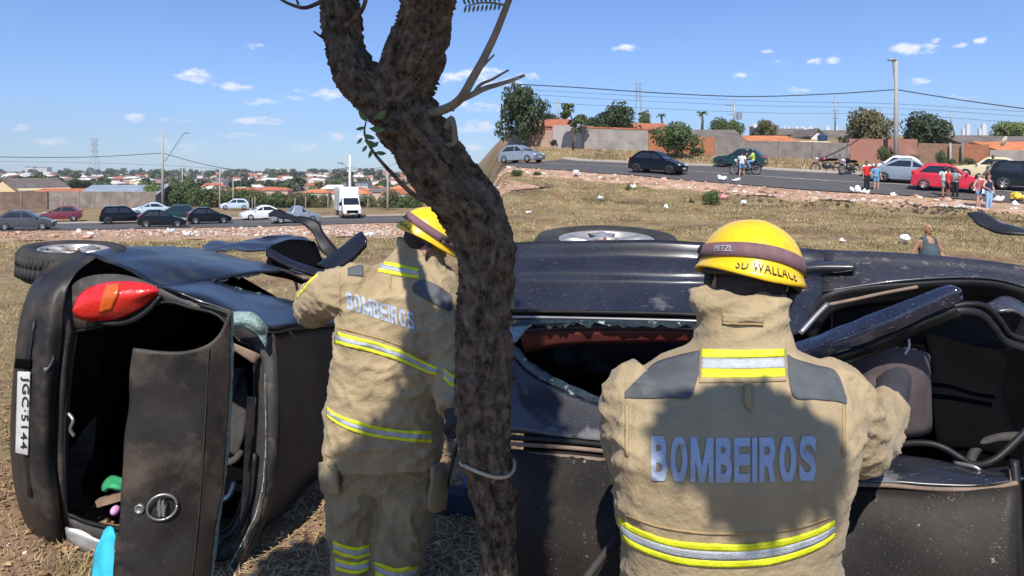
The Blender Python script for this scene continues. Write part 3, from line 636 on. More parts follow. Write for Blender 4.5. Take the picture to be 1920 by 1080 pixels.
# ------------------------------------------------------------------ left wreck, seen from behind, lying on its right side
def YA(px, a): return 3.5 - .0004 * (px - 115) + a
def A(px, py, a): return (px, py, YA(px, a))
def AR(rows): return [[A(*p) for p in r] for r in rows]
def left_wreck():
    t = thing('overturned_car', 'dark hatchback lying on its side with tailgate hanging open, beside the tree', 'car', (0, 0, 0))
    bump = [[(170,560,1.0),(144,479,.55),(160,476,.42),(172,478,.36),(182,483,.32)], [(120,570,.9),(90,503,.42),(108,502,.28),(125,506,.2),(143,514,.16)], [(80,600,.8),(57,545,.3),(78,546,.12),(100,552,.06),(122,562,.08)],
            [(60,650,.75),(37,612,.26),(62,611,.05),(90,622,-.01),(117,640,.05)], [(45,745,.7),(25,731,.24),(50,732,0),(80,738,-.05),(105,748,.03)], [(40,850,.7),(22,851,.24),(48,852,0),(78,856,-.05),(104,862,.03)],
            [(60,940,.7),(38,950,.24),(60,951,.03),(88,946,-.02),(111,940,.04)], [(95,1000,.7),(74,1018,.3),(88,1016,.12),(104,1008,.06),(120,1000,.09)], [(140,1010,.8),(112,1036,.36),(117,1036,.26),(122,1034,.2),(128,1030,.18)]]
    patch('bumper', AR(bump), M_bump, t, .006, 6, 5)
    patch('bumper_groove', AR([[(62,600,.035),(69,600,.022)], [(50,690,-.012),(57,690,-.02)], [(46,800,-.022),(53,800,-.03)], [(57,930,-.005),(64,930,-.015)]]), M_blk, t, .012, 4, 2)
    # tape patch and plate
    pl = patch('licence_plate', AR([[(35,696,-.035),(58,697,-.045)], [(31,848,-.04),(54,853,-.05)]]), M_plate, t, .008, 8, 3)
    bevel(pl, .003)
    patch('plate_recess', AR([[(33,672,-.012),(60,674,-.028)], [(30,690,-.017),(59,692,-.032)]]), M_void, t, .01, 3, 3)
    v, f = text_mesh('JGC·5144', 1, .012); 
    def onp(u, q): return W(*A(lerp(38.2 + q * 16, 34.2 + q * 16, u), lerp(706, 842, u), -.0525 - .01 * q))
    mesh('lettering', [onp(p.x, p.y) for p in v], f, M_ink, pl)
    patch('scrape', AR([[(76,668,-.03),(96,655,-.005)], [(80,685,-.04),(102,672,-.005)], [(84,700,-.05),(92,692,-.03)]]), M_steel, t, .003, 2, 2)
    O = [(118,600,.07),(128,545,.12),(165,518,.16),(235,516,.2),(300,538,.2),(370,564,.2),(432,582,.2),(472,590,.2),(503,620,.2),(512,720,.16),(506,850,.1),(485,960,.06),(437,1058,.03),(350,1075,.03),(230,1056,.05),(160,1042,.1),(122,1005,.1),(108,900,.04),(105,780,.04),(117,670,.05)]
    I = [(140,630,.14),(143,622,.15),(190,612,.16),(260,584,.17),(313,566,.18),(360,577,.18),(412,592,.18),(450,638,.18),(474,652,.18),(480,720,.15),(473,850,.1),(458,930,.08),(435,985,.06),(390,1000,.05),(260,995,.06),(190,985,.08),(140,968,.1),(125,945,.09),(124,800,.09),(130,700,.11)]
    Mi = [(lerp(a[0], b[0], .55), lerp(a[1], b[1], .55), min(a[2], b[2]) + .015) for a, b in zip(O, I)]
    Dp = [(lerp(p[0], 300, .03), lerp(p[1], 790, .02), p[2] + .16) for p in I]
    def loop(L):
        q = L + L[:3]; return [W(*A(*p)) for p in smooth_path(q, 4)[4:4 + 4 * len(L)]]
    rs = [loop(O), loop(Mi), loop(I), loop(Dp)]
    fr = MB().rings(rs, cap=False).build('tailgate_frame', M_frame, t, True); solid(fr, .01, 1)
    # weather strip round the opening
    sp = loop([(p[0] - 2, p[1], p[2] - .01) for p in I]); MB().tube(sp + sp[:1], .008, 8).build('weather_strip', M_blk, t, True)
    bar('latch', [A(128,775,.06), A(137,788,.05), A(132,805,.05), A(139,818,.06)], .009, M_steel, t)
    # tail light
    tl = patch('tail_light', AR([[(140,578,.06),(150,556,.08),(172,540,.1),(212,530,.12),(262,531,.14),(288,539,.15),(296,546,.15)], [(139,583,.045),(152,572,.045),(177,560,.045),(213,553,.06),(258,550,.085),(284,546,.12),(296,547,.15)], [(142,588,.06),(154,590,.06),(178,588,.06),(216,578,.07),(254,566,.1),(282,553,.13),(295,548,.16)], [(144,592,.09),(160,598,.09),(182,599,.1),(222,595,.11),(262,577,.13),(284,558,.15),(295,550,.17)]]), M_red, t, .01, 5, 4)
    patch('amber_lens', AR([[(200,534,.095),(224,531,.105)], [(192,556,.038),(222,551,.05)], [(186,588,.05),(210,580,.056)]]), M_amb, tl, .004, 5, 4)
    patch('light_surround', AR([[(180,602,.11),(232,601,.11),(272,580,.13),(298,553,.16)], [(184,609,.12),(240,608,.12),(280,586,.14),(304,556,.17)]]), M_blk, t, .012, 2, 5)
    # side of the car, now on top
    side = [[(150,560,.9),(150,481,.42),(200,492,.33),(250,510,.26),(300,538,.2)], [(190,560,1.2),(196,470,.8),(262,480,.7),(318,500,.62),(362,532,.55)], [(250,560,1.6),(252,467,1.2),(328,478,1.1),(390,496,1.0),(440,517,.95)], [(310,560,2.0),(308,467,1.7),(385,478,1.6),(440,491,1.5),(490,509,1.4)], [(355,560,2.6),(352,470,2.3),(430,482,2.2),(490,493,2.1),(545,512,2.0)], [(390,560,3.4),(386,476,3.1),(458,486,3.0),(530,498,2.9),(600,520,2.8)]]
    patch('rear_wing', AR(side), M_paint, t, .008, 6, 6, noise_amp=.008, nscale=5)
    patch('roof_rail', AR([[(300,540,.2),(350,534,.45),(404,530,.72),(450,544,.85),(495,554,1.0),(549,567,1.2),(600,577,1.4)], [(335,551,.17),(392,556,.3),(450,572,.42),(490,580,.55),(532,584,.75),(580,588,.95),(628,592,1.2)], [(370,566,.2),(434,586,.2),(502,618,.2),(540,615,.45),(575,612,.7),(610,609,.95),(650,605,1.25)]]), M_paintB, t, .008, 5, 6)
    bar('roof_gutter', [A(372,570,.17), A(434,590,.17), A(503,623,.18), A(545,618,.45), A(590,613,.8), A(650,608,1.25)], .008, M_blk, t)
    bar('side_window_seal', [A(398,527,.7), A(440,517,.93), A(488,510,1.36), A(540,513,1.9), A(556,535,1.6), A(552,566,1.2), A(495,556,1.0), A(412,535,.75), A(398,527,.7)], .01, M_blk, t)
    ragged('side_glass_remains', [A(384,530,.6), A(400,527,.7), A(440,517,.93), A(488,511,1.36)], 9, M_glass, t, .8)
    ragged('side_glass_remains', [A(404,531,.74), A(450,545,.86), A(495,555,1.0), A(545,567,1.2)], -6, M_glass, t, .8)
    # roof, upright
    patch('roof', AR([[(508,626,.2),(545,621,.5),(585,616,.85),(630,611,1.15),(700,604,1.7)], [(518,740,.14),(554,728,.48),(592,716,.85),(635,704,1.15),(705,690,1.7)], [(514,860,.12),(552,840,.5),(592,818,.88),(636,792,1.2),(705,765,1.7)], [(505,930,.15),(546,908,.52),(588,878,.92),(636,845,1.22),(705,812,1.7)], [(492,985,.22),(538,955,.6),(583,910,1.0),(636,868,1.25),(705,832,1.7)]]), M_roof, t, .008, 6, 6, noise_amp=.012, nscale=4)
    patch('roof_edge', AR([[(489,650,.16),(506,630,.18),(514,632,.2)], [(497,740,.1),(512,740,.11),(520,742,.13)], [(493,860,.05),(508,860,.07),(516,861,.1)], [(478,960,.02),(494,955,.05),(505,945,.12)], [(430,1062,-.02),(444,1062,0),(460,1050,.08)], [(402,1100,-.04),(414,1102,-.03),(428,1095,.05)]]), M_frame, t, .012, 5, 3)
    ragged('rear_glass_edge', [A(497,700,.08), A(497,860,.02), A(482,955,-.01), A(436,1050,-.05), A(405,1095,-.07)], 5, M_glass, t, .7, 14)
    patch('shattered_rear_glass', AR([[(430,588,.05),(455,583,.06),(482,596,.08),(500,612,.12)], [(434,600,.0),(458,602,.02),(484,614,.04),(500,634,.1)], [(437,612,.03),(460,612,.04),(482,626,.06),(497,654,.1)]]), M_glass, t, .008, 6, 6, noise_amp=.02, nscale=14)
    patch('pillar_trim', AR([[(463,742,.1),(480,744,.12)], [(458,850,.08),(474,852,.1)], [(452,960,.05),(466,962,.06)], [(446,1000,.04),(458,1004,.05)]]), M_trim, t, .01, 5, 3)
    patch('pillar_trim', AR([[(436,642,.1),(488,664,.16)], [(438,656,.1),(480,684,.15)]]), M_trim, t, .01, 3, 5)
    bar('tailgate_arm', [A(398,1050,-.12), A(418,1020,-.05), A(445,1000,0), A(470,930,.05), A(478,850,.08)], .012, M_blk, t)
    bar('tailgate_arm', [A(392,1010,-.1), A(430,1003,.0), A(455,960,.06)], .012, M_seat, t)
    # tailgate hanging open
    tg = patch('tailgate', [[(250,653,3.06),(300,657,3.09),(350,657,3.13),(388,648,3.17),(412,622,3.2),(430,580,3.24)], [(244,730,3.05),(296,726,3.075),(342,722,3.115),(380,718,3.15),(408,714,3.185),(430,708,3.22)], [(235,840,3.02),(290,842,3.045),(338,842,3.08),(376,840,3.115),(402,838,3.15),(422,834,3.18)], [(226,960,2.99),(282,962,3.01),(330,963,3.045),(366,962,3.08),(390,960,3.11),(408,956,3.14)], [(213,1100,2.94),(270,1104,2.96),(318,1105,2.99),(352,1104,3.02),(374,1102,3.05),(390,1098,3.08)]], M_tail, t, .012, 8, 6, noise_amp=.009, nscale=7)
    bar('tailgate_crease', [(392,650,3.155),(388,720,3.145),(384,800,3.115),(374,950,3.075),(358,1098,3.015)], .0025, M_rub2, tg)
    ragged('glass_edge', [(432,590,3.24),(431,700,3.23),(424,830,3.19),(410,950,3.15),(392,1090,3.09)], 5, M_glass, t, .6, 12)
    patch('glass_rim', [[(430,582,3.24),(437,584,3.26)], [(429,700,3.23),(436,702,3.25)], [(421,835,3.19),(428,838,3.21)], [(407,955,3.15),(414,958,3.17)], [(388,1098,3.09),(396,1100,3.11)]], M_glass, t, .006, 10, 3, noise_amp=.006, nscale=40)
    c = W(304, 951, 3.0); rr = 24 / F * 2.95
    ring = MB(); ring.tube([(c.x + rr * math.cos(a), c.y + .02 * math.cos(a), c.z + rr * math.sin(a)) for a in np.linspace(0, 2 * math.pi, 33)], .0055, 8)
    em = ring.build('emblem', M_steel, tg, True)
    q = MB(); k = rr * .036
    for sx_ in (-1, 1):
        pts = [(sx_*4.2 + x, z) for x, z in ((-2.6, 16), (2.8, 20), (2.8, 5), (6, 5), (2.8, -20), (-2.6, -16), (-2.6, -4), (-5, -4))]
        q.prism([(c.x + x * k, c.y - .012, c.z + z * k) for x, z in pts], (0, .016, 0))
    q.build('emblem_bar', M_steel, em)
    lk = W(263, 953, 2.995); MB().lathe([(.021,.0),(.021,-.012),(.015,-.014),(.012,-.008),(.001,-.008)], 24, lk, 'y').build('lock', M_steel, tg, True)
    # cabin
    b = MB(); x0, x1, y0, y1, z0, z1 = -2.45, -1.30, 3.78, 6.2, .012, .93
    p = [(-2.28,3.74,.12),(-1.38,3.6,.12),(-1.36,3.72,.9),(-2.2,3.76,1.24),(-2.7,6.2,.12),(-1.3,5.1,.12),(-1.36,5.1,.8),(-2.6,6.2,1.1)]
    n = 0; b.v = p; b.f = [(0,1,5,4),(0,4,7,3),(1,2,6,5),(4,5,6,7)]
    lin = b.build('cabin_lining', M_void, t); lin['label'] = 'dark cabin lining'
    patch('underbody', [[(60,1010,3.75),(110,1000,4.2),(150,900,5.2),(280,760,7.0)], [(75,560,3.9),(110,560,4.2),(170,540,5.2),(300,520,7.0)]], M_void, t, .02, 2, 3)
    patch('rear_seat', [[(170,900,4.3),(200,840,4.3),(235,905,4.3)], [(160,960,4.1),(200,955,4.0),(240,965,4.0)]], M_seat, t, .05, 4, 4)
    patch('front_seat', [[(425,700,4.2),(446,690,4.3),(462,720,4.3)], [(416,790,4.2),(440,800,4.2),(458,820,4.2)], [(424,830,4.2),(442,838,4.2),(455,842,4.2)]], M_seat, t, .08, 4, 4)
    bar('seat_belt', [(420,870,3.9),(440,862,3.9),(452,848,3.95)], .02, M_seat, t); bar('seat_bracket', [(410,940,3.8),(430,930,3.8),(440,905,3.85)], .018, M_alloy, t)
    patch('sill_plate', AR([[(130,985,.05),(165,1000,.06),(205,1020,.05)], [(128,1010,.06),(165,1030,.05),(200,1034,.05)]]), M_alloy, t, .008, 3, 4, noise_amp=.02, nscale=12)
    # crumpled front
    patch('bonnet', [[(378,466,6.9),(400,456,7.0),(450,450,7.1),(520,446,7.0),(565,446,6.8),(590,456,6.6)], [(395,470,6.6),(420,464,6.6),(470,460,6.6),(530,458,6.5),(575,462,6.3),(598,476,6.2)], [(420,474,6.2),(450,472,6.2),(490,472,6.1),(540,478,6.0),(585,484,5.9),(606,494,5.8)]], M_paint, t, .01, 5, 5, noise_amp=.04, nscale=5)
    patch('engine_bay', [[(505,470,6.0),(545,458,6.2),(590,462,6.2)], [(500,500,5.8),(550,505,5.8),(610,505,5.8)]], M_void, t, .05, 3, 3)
    patch('a_pillar', [[(500,466,5.7),(545,490,5.6),(590,505,5.5),(650,520,5.4)], [(498,480,5.6),(535,500,5.5),(580,516,5.4),(640,532,5.3)]], M_paint, t, .02, 3, 5)
    patch('torn_wing_panel', [[(505,400,6.3),(522,395,6.3),(550,404,6.2),(575,408,6.1),(596,418,6.05),(610,440,6.0),(628,462,5.95),(636,474,5.9)], [(506,405,6.25),(520,408,6.2),(548,414,6.1),(570,422,6.05),(584,434,6.0),(594,458,5.95),(606,476,5.9),(618,486,5.85)]], M_blk, t, .012, 4, 5, noise_amp=.02, nscale=8)
    patch('bent_door_pillar', [[(597,497,5.0),(635,470,5.0),(672,440,5.0),(680,438,5.0)], [(615,506,4.9),(650,485,4.9),(682,455,4.9),(687,452,4.9)], [(622,512,4.9),(656,494,4.9),(684,466,4.9),(688,462,4.9)]], M_paintB, t, .015, 4, 5)
    patch('dented_door', [[(430,498,2.2 + 3.3),(500,512,2.0 + 3.3),(560,530,1.8 + 3.3)], [(520,505,5.1),(570,520,4.9),(640,545,4.7)]], M_roof, t, .01, 4, 4, noise_amp=.03, nscale=6)
    wheel('wheel', W(140, 462, 4.12), 90 / F * 4.12, .19, t, (.04, .08))
    return t
LW = left_wreck()
M_teal = mat('turquoise_cloth', (.03,.42,.55), .8, var=.2, scale=12); M_wood = mat('old_board', (.2,.13,.08), .9, var=.3)
o = patch('cloth', [[(196,1000,3.3),(208,992,3.3),(216,998,3.28)], [(186,1040,3.25),(200,1036,3.2),(216,1040,3.2)], [(180,1090,3.2),(198,1095,3.15),(214,1092,3.15)]], M_teal, None, .02, 5, 5, noise_amp=.015, nscale=12); tag(o, 'turquoise cloth hanging below the open tailgate', 'cloth')
M_grn = mat('green_cloth', (.03,.3,.12), .8, var=.3, scale=14); M_lil = mat('lilac_plastic', (.6,.3,.55), .5); M_blu = mat('blue_plastic', (.03,.2,.6), .4); M_yel = mat('yellow_plastic_tool', (.8,.5,.02), .4, var=.15)
o = patch('cloth', [[(196,908,3.72),(212,898,3.74),(228,902,3.72)], [(198,922,3.66),(214,918,3.62),(230,922,3.64)]], M_grn, None, .02, 4, 4, noise_amp=.02, nscale=14); tag(o, 'small green cloth inside the car boot', 'cloth')
o = MB().prism([W(178,940,3.68), W(228,924,3.62), W(230,938,3.6), W(182,952,3.66)], (0, .04, 0)).build('board', M_wood); tag(o, 'small brown board lying in the car boot', 'board')
o = MB().ell(W(216, 957, 3.6), (.022, .03, .024), 12, 8).build('lilac_cup', M_lil, None, True); tag(o, 'small lilac plastic cup in the car boot', 'cup')
# ------------------------------------------------------------------ right wreck, seen over its roof
def YB(px, d): return d / (1 + .36 * (px - 960) / F)
def B(px, py, d): return (px, py, YB(px, d))
def BR(rows): return [[B(*p) for p in r] for r in rows]
M_paintR = mat('scraped_blue_grey_paint', (.016,.017,.024), .3, var=.35, scale=4, coat=.5, stain=((.12,.12,.125), 2.1, .57, .06), scratch=((.2,.18,.16), .7))
M_paintS = mat('straw_dusted_paint', (.03,.029,.036), .33, var=.35, scale=3, coat=.35, stain=((.10,.09,.085), 40, .57, .1), scratch=((.22,.19,.15), .69))
M_crk = mat('crazed_pillar_paint', (.014,.017,.034), .14, var=.3, scale=9, coat=.8, stain=((.2,.2,.22), 14, .68, .02), scratch=((.4,.4,.42), .7))
M_fab = mat('worn_brown_cloth', (.075,.055,.055), .9, var=.25, scale=14); M_strap = mat('white_cord', (.6,.6,.58), .7)
M_roofR = mat('gritty_roof_paint', (.011,.0095,.0085), .5, var=.45, scale=3, spec=.14, col2=(.02,.0165,.014), stain=((.22,.185,.14), 34, .66, .03), scratch=((.2,.17,.14), .7), bump=.05, bscale=30)
def right_wreck():
    t = thing('overturned_car', 'dark hatchback lying on its side behind the nearest firefighter, wheel in the air', 'car', (0, 0, 0))
    side = [[(956,700,2.98),(1100,700,2.98),(1275,700,3.0),(1400,700,3.3),(1500,700,3.3),(1560,700,3.3)],
            [(958,472,2.93),(1100,467,2.93),(1275,469,2.94),(1400,477,3.02),(1500,483,3.1),(1562,487,3.1)],
            [(958,487,2.89),(1100,484,2.89),(1275,487,2.9),(1400,496,2.95),(1500,503,3.0),(1556,508,3.0)],
            [(957,512,2.82),(1100,512,2.82),(1275,514,2.83),(1400,520,2.88),(1500,528,2.88),(1552,528,2.94)],
            [(957,532,2.80),(1100,533,2.80),(1275,536,2.81),(1400,545,2.85),(1500,552,2.85),(1546,545,2.9)],
            [(956,564,2.72),(1100,566,2.72),(1275,569,2.72),(1400,577,2.72),(1480,590,2.72),(1526,580,2.8)],
            [(956,588,2.64),(1100,590,2.64),(1275,594,2.64),(1400,604,2.64),(1470,630,2.6),(1506,622,2.66)]]
    patch('rear_side_panel', BR(side), M_paintR, t, .008, 6, 7, noise_amp=.006, nscale=5)
    fr = [[(1540,700,3.3),(1700,700,3.3),(1850,700,3.3),(1960,700,3.3)], [(1545,486,3.1),(1700,492,3.1),(1850,506,3.1),(1960,520,3.1)], [(1545,500,3.0),(1700,505,3.0),(1850,514,3.02),(1960,532,3.05)], [(1544,530,2.92),(1700,522,2.94),(1850,520,2.98),(1960,545,3.0)], [(1543,550,2.88),(1700,528,2.9),(1850,524,2.95),(1960,552,2.97)]]
    patch('front_door_skin', BR(fr), M_paintS, t, .008, 6, 7)
    bar('rub_strip', [B(950,583,2.63), B(1100,585,2.63), B(1275,589,2.63), B(1400,599,2.63), B(1470,618,2.6)], .008, M_blk, t)
    bar('window_seal', [B(955,594,2.61), B(1100,597,2.61), B(1300,602,2.61), B(1420,610,2.61)], .006, M_steel, t)
    h = patch('door_handle', BR([[(1508,499,2.975),(1535,494,2.975),(1575,493,2.975),(1602,498,2.975)], [(1506,503,2.92),(1535,500,2.92),(1575,500,2.92),(1605,501,2.92)], [(1516,508,2.93),(1540,509,2.93),(1572,508,2.93),(1596,504,2.93)]]), M_paintS, t, .008, 4, 4)
    # glass remains round the rear quarter window
    patch('glass_band', BR([[(957,600,2.58),(1100,601,2.58),(1300,606,2.58)], [(957,612,2.54),(1100,606,2.56),(1300,609,2.57)]]), M_gl2, t, .006, 3, 6)
    ragged('glass_remains', [B(962,604,2.57), B(990,606,2.565), B(1050,604,2.56), B(1150,604,2.56), B(1310,607,2.56)], 12, M_gl2, t, .9, 14)
    patch('glass_corner', BR([[(956,604,2.57),(985,607,2.56),(1008,606,2.56)], [(956,625,2.52),(975,626,2.52),(990,616,2.54)], [(956,644,2.48),(968,642,2.48),(976,632,2.5)]]), M_glass, t, .006, 4, 4)
    patch('quarter_glass_rim', BR([[(956,640,2.46),(972,652,2.45),(1000,682,2.43),(1050,712,2.41),(1120,742,2.39),(1210,768,2.37),(1330,780,2.36)], [(956,662,2.45),(970,676,2.44),(996,702,2.42),(1045,728,2.4),(1112,755,2.38),(1200,780,2.36),(1330,792,2.35)]]), M_gl2, t, .008, 3, 7, noise_amp=.004, nscale=40)
    patch('roof_side_rail', BR([[(956,664,2.445),(970,678,2.435),(996,704,2.415),(1045,730,2.395),(1112,757,2.375),(1200,782,2.355),(1330,794,2.345)], [(956,740,2.36),(975,745,2.355),(1000,760,2.35),(1045,775,2.345),(1112,790,2.335),(1200,806,2.325),(1330,815,2.32)], [(956,812,2.3),(980,813,2.3),(1010,816,2.3),(1050,820,2.295),(1112,826,2.29),(1200,834,2.285),(1330,842,2.28)]]), M_paintR, t, .008, 6, 6)
    bar('roof_gutter', [B(950,820,2.285), B(1060,827,2.28), B(1200,842,2.27), B(1400,865,2.27), B(1560,895,2.27)], .009, M_blk, t)
    bar('roof_gutter_trim', [B(950,832,2.27), B(1060,839,2.265), B(1200,853,2.26), B(1400,874,2.26), B(1560,902,2.26)], .007, M_trim, t)
    roof = []
    for dy, d, e in ((0, 2.265, 0), (22, 2.235, 0), (80, 2.19, .1), (180, 2.14, .2), (330, 2.11, .4), (480, 2.1, .5), (625, 2.14, .6)):
        roof.append([(955,842 + dy,d), (1060,849 + dy,d), (1200,862 + dy,d), (1400,884 + dy,d), (1560,908 + dy * .98,d), (1750,917 + dy * .95,d), (1905,908 + dy * .95,d)])
    patch('roof', BR(roof), M_roofR, t, .008, 6, 6, noise_amp=.012, nscale=4)
    patch('front_rail', BR([[(1540,862,2.38),(1660,858,2.38),(1745,866,2.38),(1835,884,2.36),(1905,878,2.36),(1960,850,2.36)], [(1540,884,2.3),(1660,886,2.3),(1745,892,2.3),(1835,900,2.3),(1905,894,2.3),(1960,880,2.3)], [(1540,906,2.26),(1660,908,2.265),(1745,914,2.265),(1835,916,2.265),(1905,906,2.265),(1960,896,2.265)]]), M_paintR, t, .01, 5, 6)
    bar('rail_seam', [B(1540,907,2.25), B(1660,910,2.25), B(1750,917,2.25), B(1850,917,2.25), B(1908,905,2.25)], .006, M_trim, t)
    bar('rail_tear', [B(1838,882,2.34), B(1825,875,2.345), B(1790,868,2.37)], .006, M_steel, t)
    ragged('roof_paint_tear', [B(958,846,2.255), B(1060,852,2.25), B(1145,860,2.245)], 10, M_trim, t, .8, 8, .002)
    # windscreen pillar on the right edge
    bar('screen_pillar', [B(1901,862,2.29), B(1906,930,2.25), B(1908,1000,2.22), B(1912,1120,2.2), B(1915,1400,2.2)], .012, M_blk, t)
    bar('screen_pillar_trim', [B(1896,880,2.28), B(1899,935,2.24), B(1901,1000,2.21), B(1904,1120,2.19)], .005, M_trim, t)
    patch('windscreen_edge', BR([[(1918,850,2.3),(1960,820,2.35)], [(1920,1000,2.22),(1965,1000,2.3)], [(1925,1400,2.2),(1970,1400,2.3)]]), M_gl2, t, .01, 4, 3)
    # door opening: seals, bent pillar
    bar('door_seal', [B(1640,838,2.42), B(1680,833,2.42), B(1735,831,2.41), B(1770,840,2.4), B(1800,858,2.39), B(1830,872,2.37), B(1865,862,2.37), B(1900,832,2.4), B(1940,790,2.45)], .010, M_blk, t)
    bar('steering_wheel', [B(1820,885,2.55), B(1822,856,2.58), B(1842,832,2.6), B(1880,820,2.62), B(1930,818,2.62)], .014, M_rub2, t)
    patch('bent_pillar', BR([[(1476,654,2.445),(1530,636,2.435),(1600,609,2.415),(1690,573,2.4),(1772,544,2.385),(1782,543,2.385)], [(1474,668,2.42),(1530,650,2.4),(1602,624,2.38),(1694,588,2.37),(1784,550,2.36),(1797,549,2.36)], [(1480,682,2.43),(1532,668,2.41),(1606,644,2.39),(1698,606,2.38),(1788,566,2.37),(1799,558,2.37)]]), M_crk, t, .012, 8, 8, noise_amp=.006, nscale=14)
    patch('pillar_underside', BR([[(1485,684,2.44),(1540,670,2.42),(1610,648,2.4),(1700,610,2.39),(1790,572,2.38)], [(1500,702,2.46),(1550,690,2.45),(1620,666,2.44),(1705,628,2.42),(1800,590,2.4)]]), M_blk, t, .012, 3, 5)
    bar('door_frame_seal', [B(1500,700,2.44), B(1580,680,2.43), B(1660,645,2.42), B(1740,604,2.41), B(1790,585,2.4), B(1835,588,2.42), B(1862,612,2.46), B(1885,640,2.5), B(1930,656,2.52)], .012, M_blk, t, 8, .6)
    bar('door_frame_seal', [B(1750,592,2.44), B(1800,572,2.45), B(1845,574,2.47), B(1872,598,2.5), B(1895,628,2.53), B(1935,640,2.55)], .009, M_blk, t)
    bar('jamb_rod', [B(1555,571,2.72), B(1600,562,2.76), B(1660,549,2.8), B(1720,538,2.84)], .006, M_trim, t)
    bar('jamb_rod', [B(1500,626,2.62), B(1530,592,2.68), B(1552,570,2.72)], .009, M_steel, t)
    patch('jamb', BR([[(1506,622,2.655),(1545,550,2.87),(1700,529,2.89),(1850,525,2.94),(1960,552,2.96)], [(1520,640,2.7),(1565,585,2.9),(1700,565,2.95),(1850,560,3.0),(1960,600,3.0)]]), M_blk, t, .01, 4, 5)
    patch('folded_metal', BR([[(1850,575,2.8),(1885,562,2.85),(1925,585,2.85)], [(1868,590,2.75),(1895,588,2.75),(1930,615,2.75)]]), M_paintS, t, .012, 4, 4, noise_amp=.015, nscale=9)
    # cabin
    patch('seat_back', BR([[(1594,664,2.62),(1640,650,2.55),(1690,655,2.6),(1704,664,2.68)], [(1594,720,2.6),(1645,722,2.53),(1694,722,2.58),(1706,724,2.66)], [(1598,800,2.6),(1650,805,2.55),(1698,802,2.6),(1708,800,2.66)]]), M_fab, t, .06, 5, 5)
    bar('cord', [B(1702,628,2.5), B(1705,648,2.5), B(1697,664,2.5)], .003, M_strap, t)
    patch('side_airbag', BR([[(1612,742,2.5),(1640,700,2.5),(1672,738,2.52)], [(1614,752,2.48),(1642,735,2.46),(1674,748,2.5)]]), M_fab, t, .02, 5, 5); bar('cord', [B(1610,744,2.49), B(1622,712,2.485), B(1642,699,2.48), B(1662,712,2.49), B(1676,746,2.5)], .0028, M_strap, t)
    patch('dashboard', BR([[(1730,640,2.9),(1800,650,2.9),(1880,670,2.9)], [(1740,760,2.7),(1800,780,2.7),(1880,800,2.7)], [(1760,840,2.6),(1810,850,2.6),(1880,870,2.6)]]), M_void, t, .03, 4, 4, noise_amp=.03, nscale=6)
    patch('inner_trim', BR([[(975,622,2.6),(1060,618,2.6),(1200,617,2.6),(1340,620,2.6)], [(985,660,2.62),(1060,646,2.62),(1200,640,2.62),(1340,640,2.62)]]), M_redt, t, .01, 3, 5)
    bar('inner_rail', [B(980,620,2.59), B(1060,615,2.59), B(1200,614,2.59), B(1340,617,2.59)], .006, M_seat, t)
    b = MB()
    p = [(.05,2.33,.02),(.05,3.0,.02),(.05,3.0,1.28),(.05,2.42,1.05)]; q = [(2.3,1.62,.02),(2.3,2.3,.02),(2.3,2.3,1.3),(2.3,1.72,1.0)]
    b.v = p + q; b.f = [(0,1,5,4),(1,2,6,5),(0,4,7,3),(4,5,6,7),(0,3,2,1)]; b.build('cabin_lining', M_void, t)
    b = MB(); b.v = [(-.005,2.26,.02),(-.005,3.25,.02),(-.005,3.2,1.5),(-.005,2.9,1.45),(-.005,2.62,1.3),(-.005,2.36,1.04)]; b.f = [(0,1,2,3,4,5)]; solid(b.build('tailgate', M_paintR, t), .02)
    wheel('wheel', W(1137, 441, 3.24), 137 / F * 3.24, .2, t, (.085, .0))
    return t
right_wreck()
M_pan = mat('torn_black_panel', (.012,.012,.012), .5, var=.3)
o = patch('torn_bonnet', [[(1812,404,3.6),(1835,403,3.6),(1850,406,3.6),(1868,417,3.55),(1895,425,3.5),(1935,436,3.4)], [(1822,411,3.55),(1832,420,3.5),(1850,429,3.45),(1870,437,3.4),(1900,441,3.35),(1940,443,3.3)]], M_pan, None, .012, 4, 5, noise_amp=.01, nscale=8)
bar('panel_edge', [(1850,404,3.59), (1868,415,3.54), (1895,423,3.49), (1935,434,3.39)], .006, M_steel, o); tag(o, 'torn black body panel sticking up at the right edge', 'car panel')
o = bar('pry_bar', [(1095,1090,1.9),(1125,1050,1.93),(1160,1005,1.98)], .011, M_rub2, None); tag(o, 'black bar leaning on the roof left of the nearest firefighter', 'bar')
# ------------------------------------------------------------------ firefighters
def cloth_mat(name, col, dirt):
    m = mat(name, col, .9, var=.14, scale=7, spec=.2, stain=(dirt, 5.0, .52, .2), bump=.28, bscale=75, sheen=.1); return m
M_khaki = cloth_mat('khaki_turnout_cloth', (.35,.27,.158), (.24,.17,.095)); M_khaki2 = cloth_mat('khaki_trouser_cloth', (.29,.23,.135), (.16,.12,.07))
M_char = mat('charcoal_shoulder_patch', (.075,.08,.085), .75, var=.2, scale=16, stain=((.15,.15,.15), 12, .6, .1)); M_lime = mat('fluorescent_yellow_tape', (.74,.77,.02), .55, var=.12, scale=60, bump=.3, bscale=300, stain=((.4,.38,.08), 14, .6, .2)); M_silv = mat('silver_reflective_tape', (.44,.47,.5), .45, .2, var=.15, scale=40, bump=.4, bscale=320, stain=((.22,.21,.2), 13, .58, .2))
M_let = mat('pale_grey_print', (.33,.39,.49), .6, var=.14, scale=12, stain=((.3,.27,.22), 30, .62, .06)); M_hel = mat('yellow_helmet_shell', (.82,.52,.008), .33, var=.1, scale=9, coat=.2, stain=((.45,.28,.04), 9, .58, .12), scratch=((.25,.2,.12), .7)); M_band = mat('faded_purple_strap', (.17,.09,.1), .85, var=.2, scale=40)
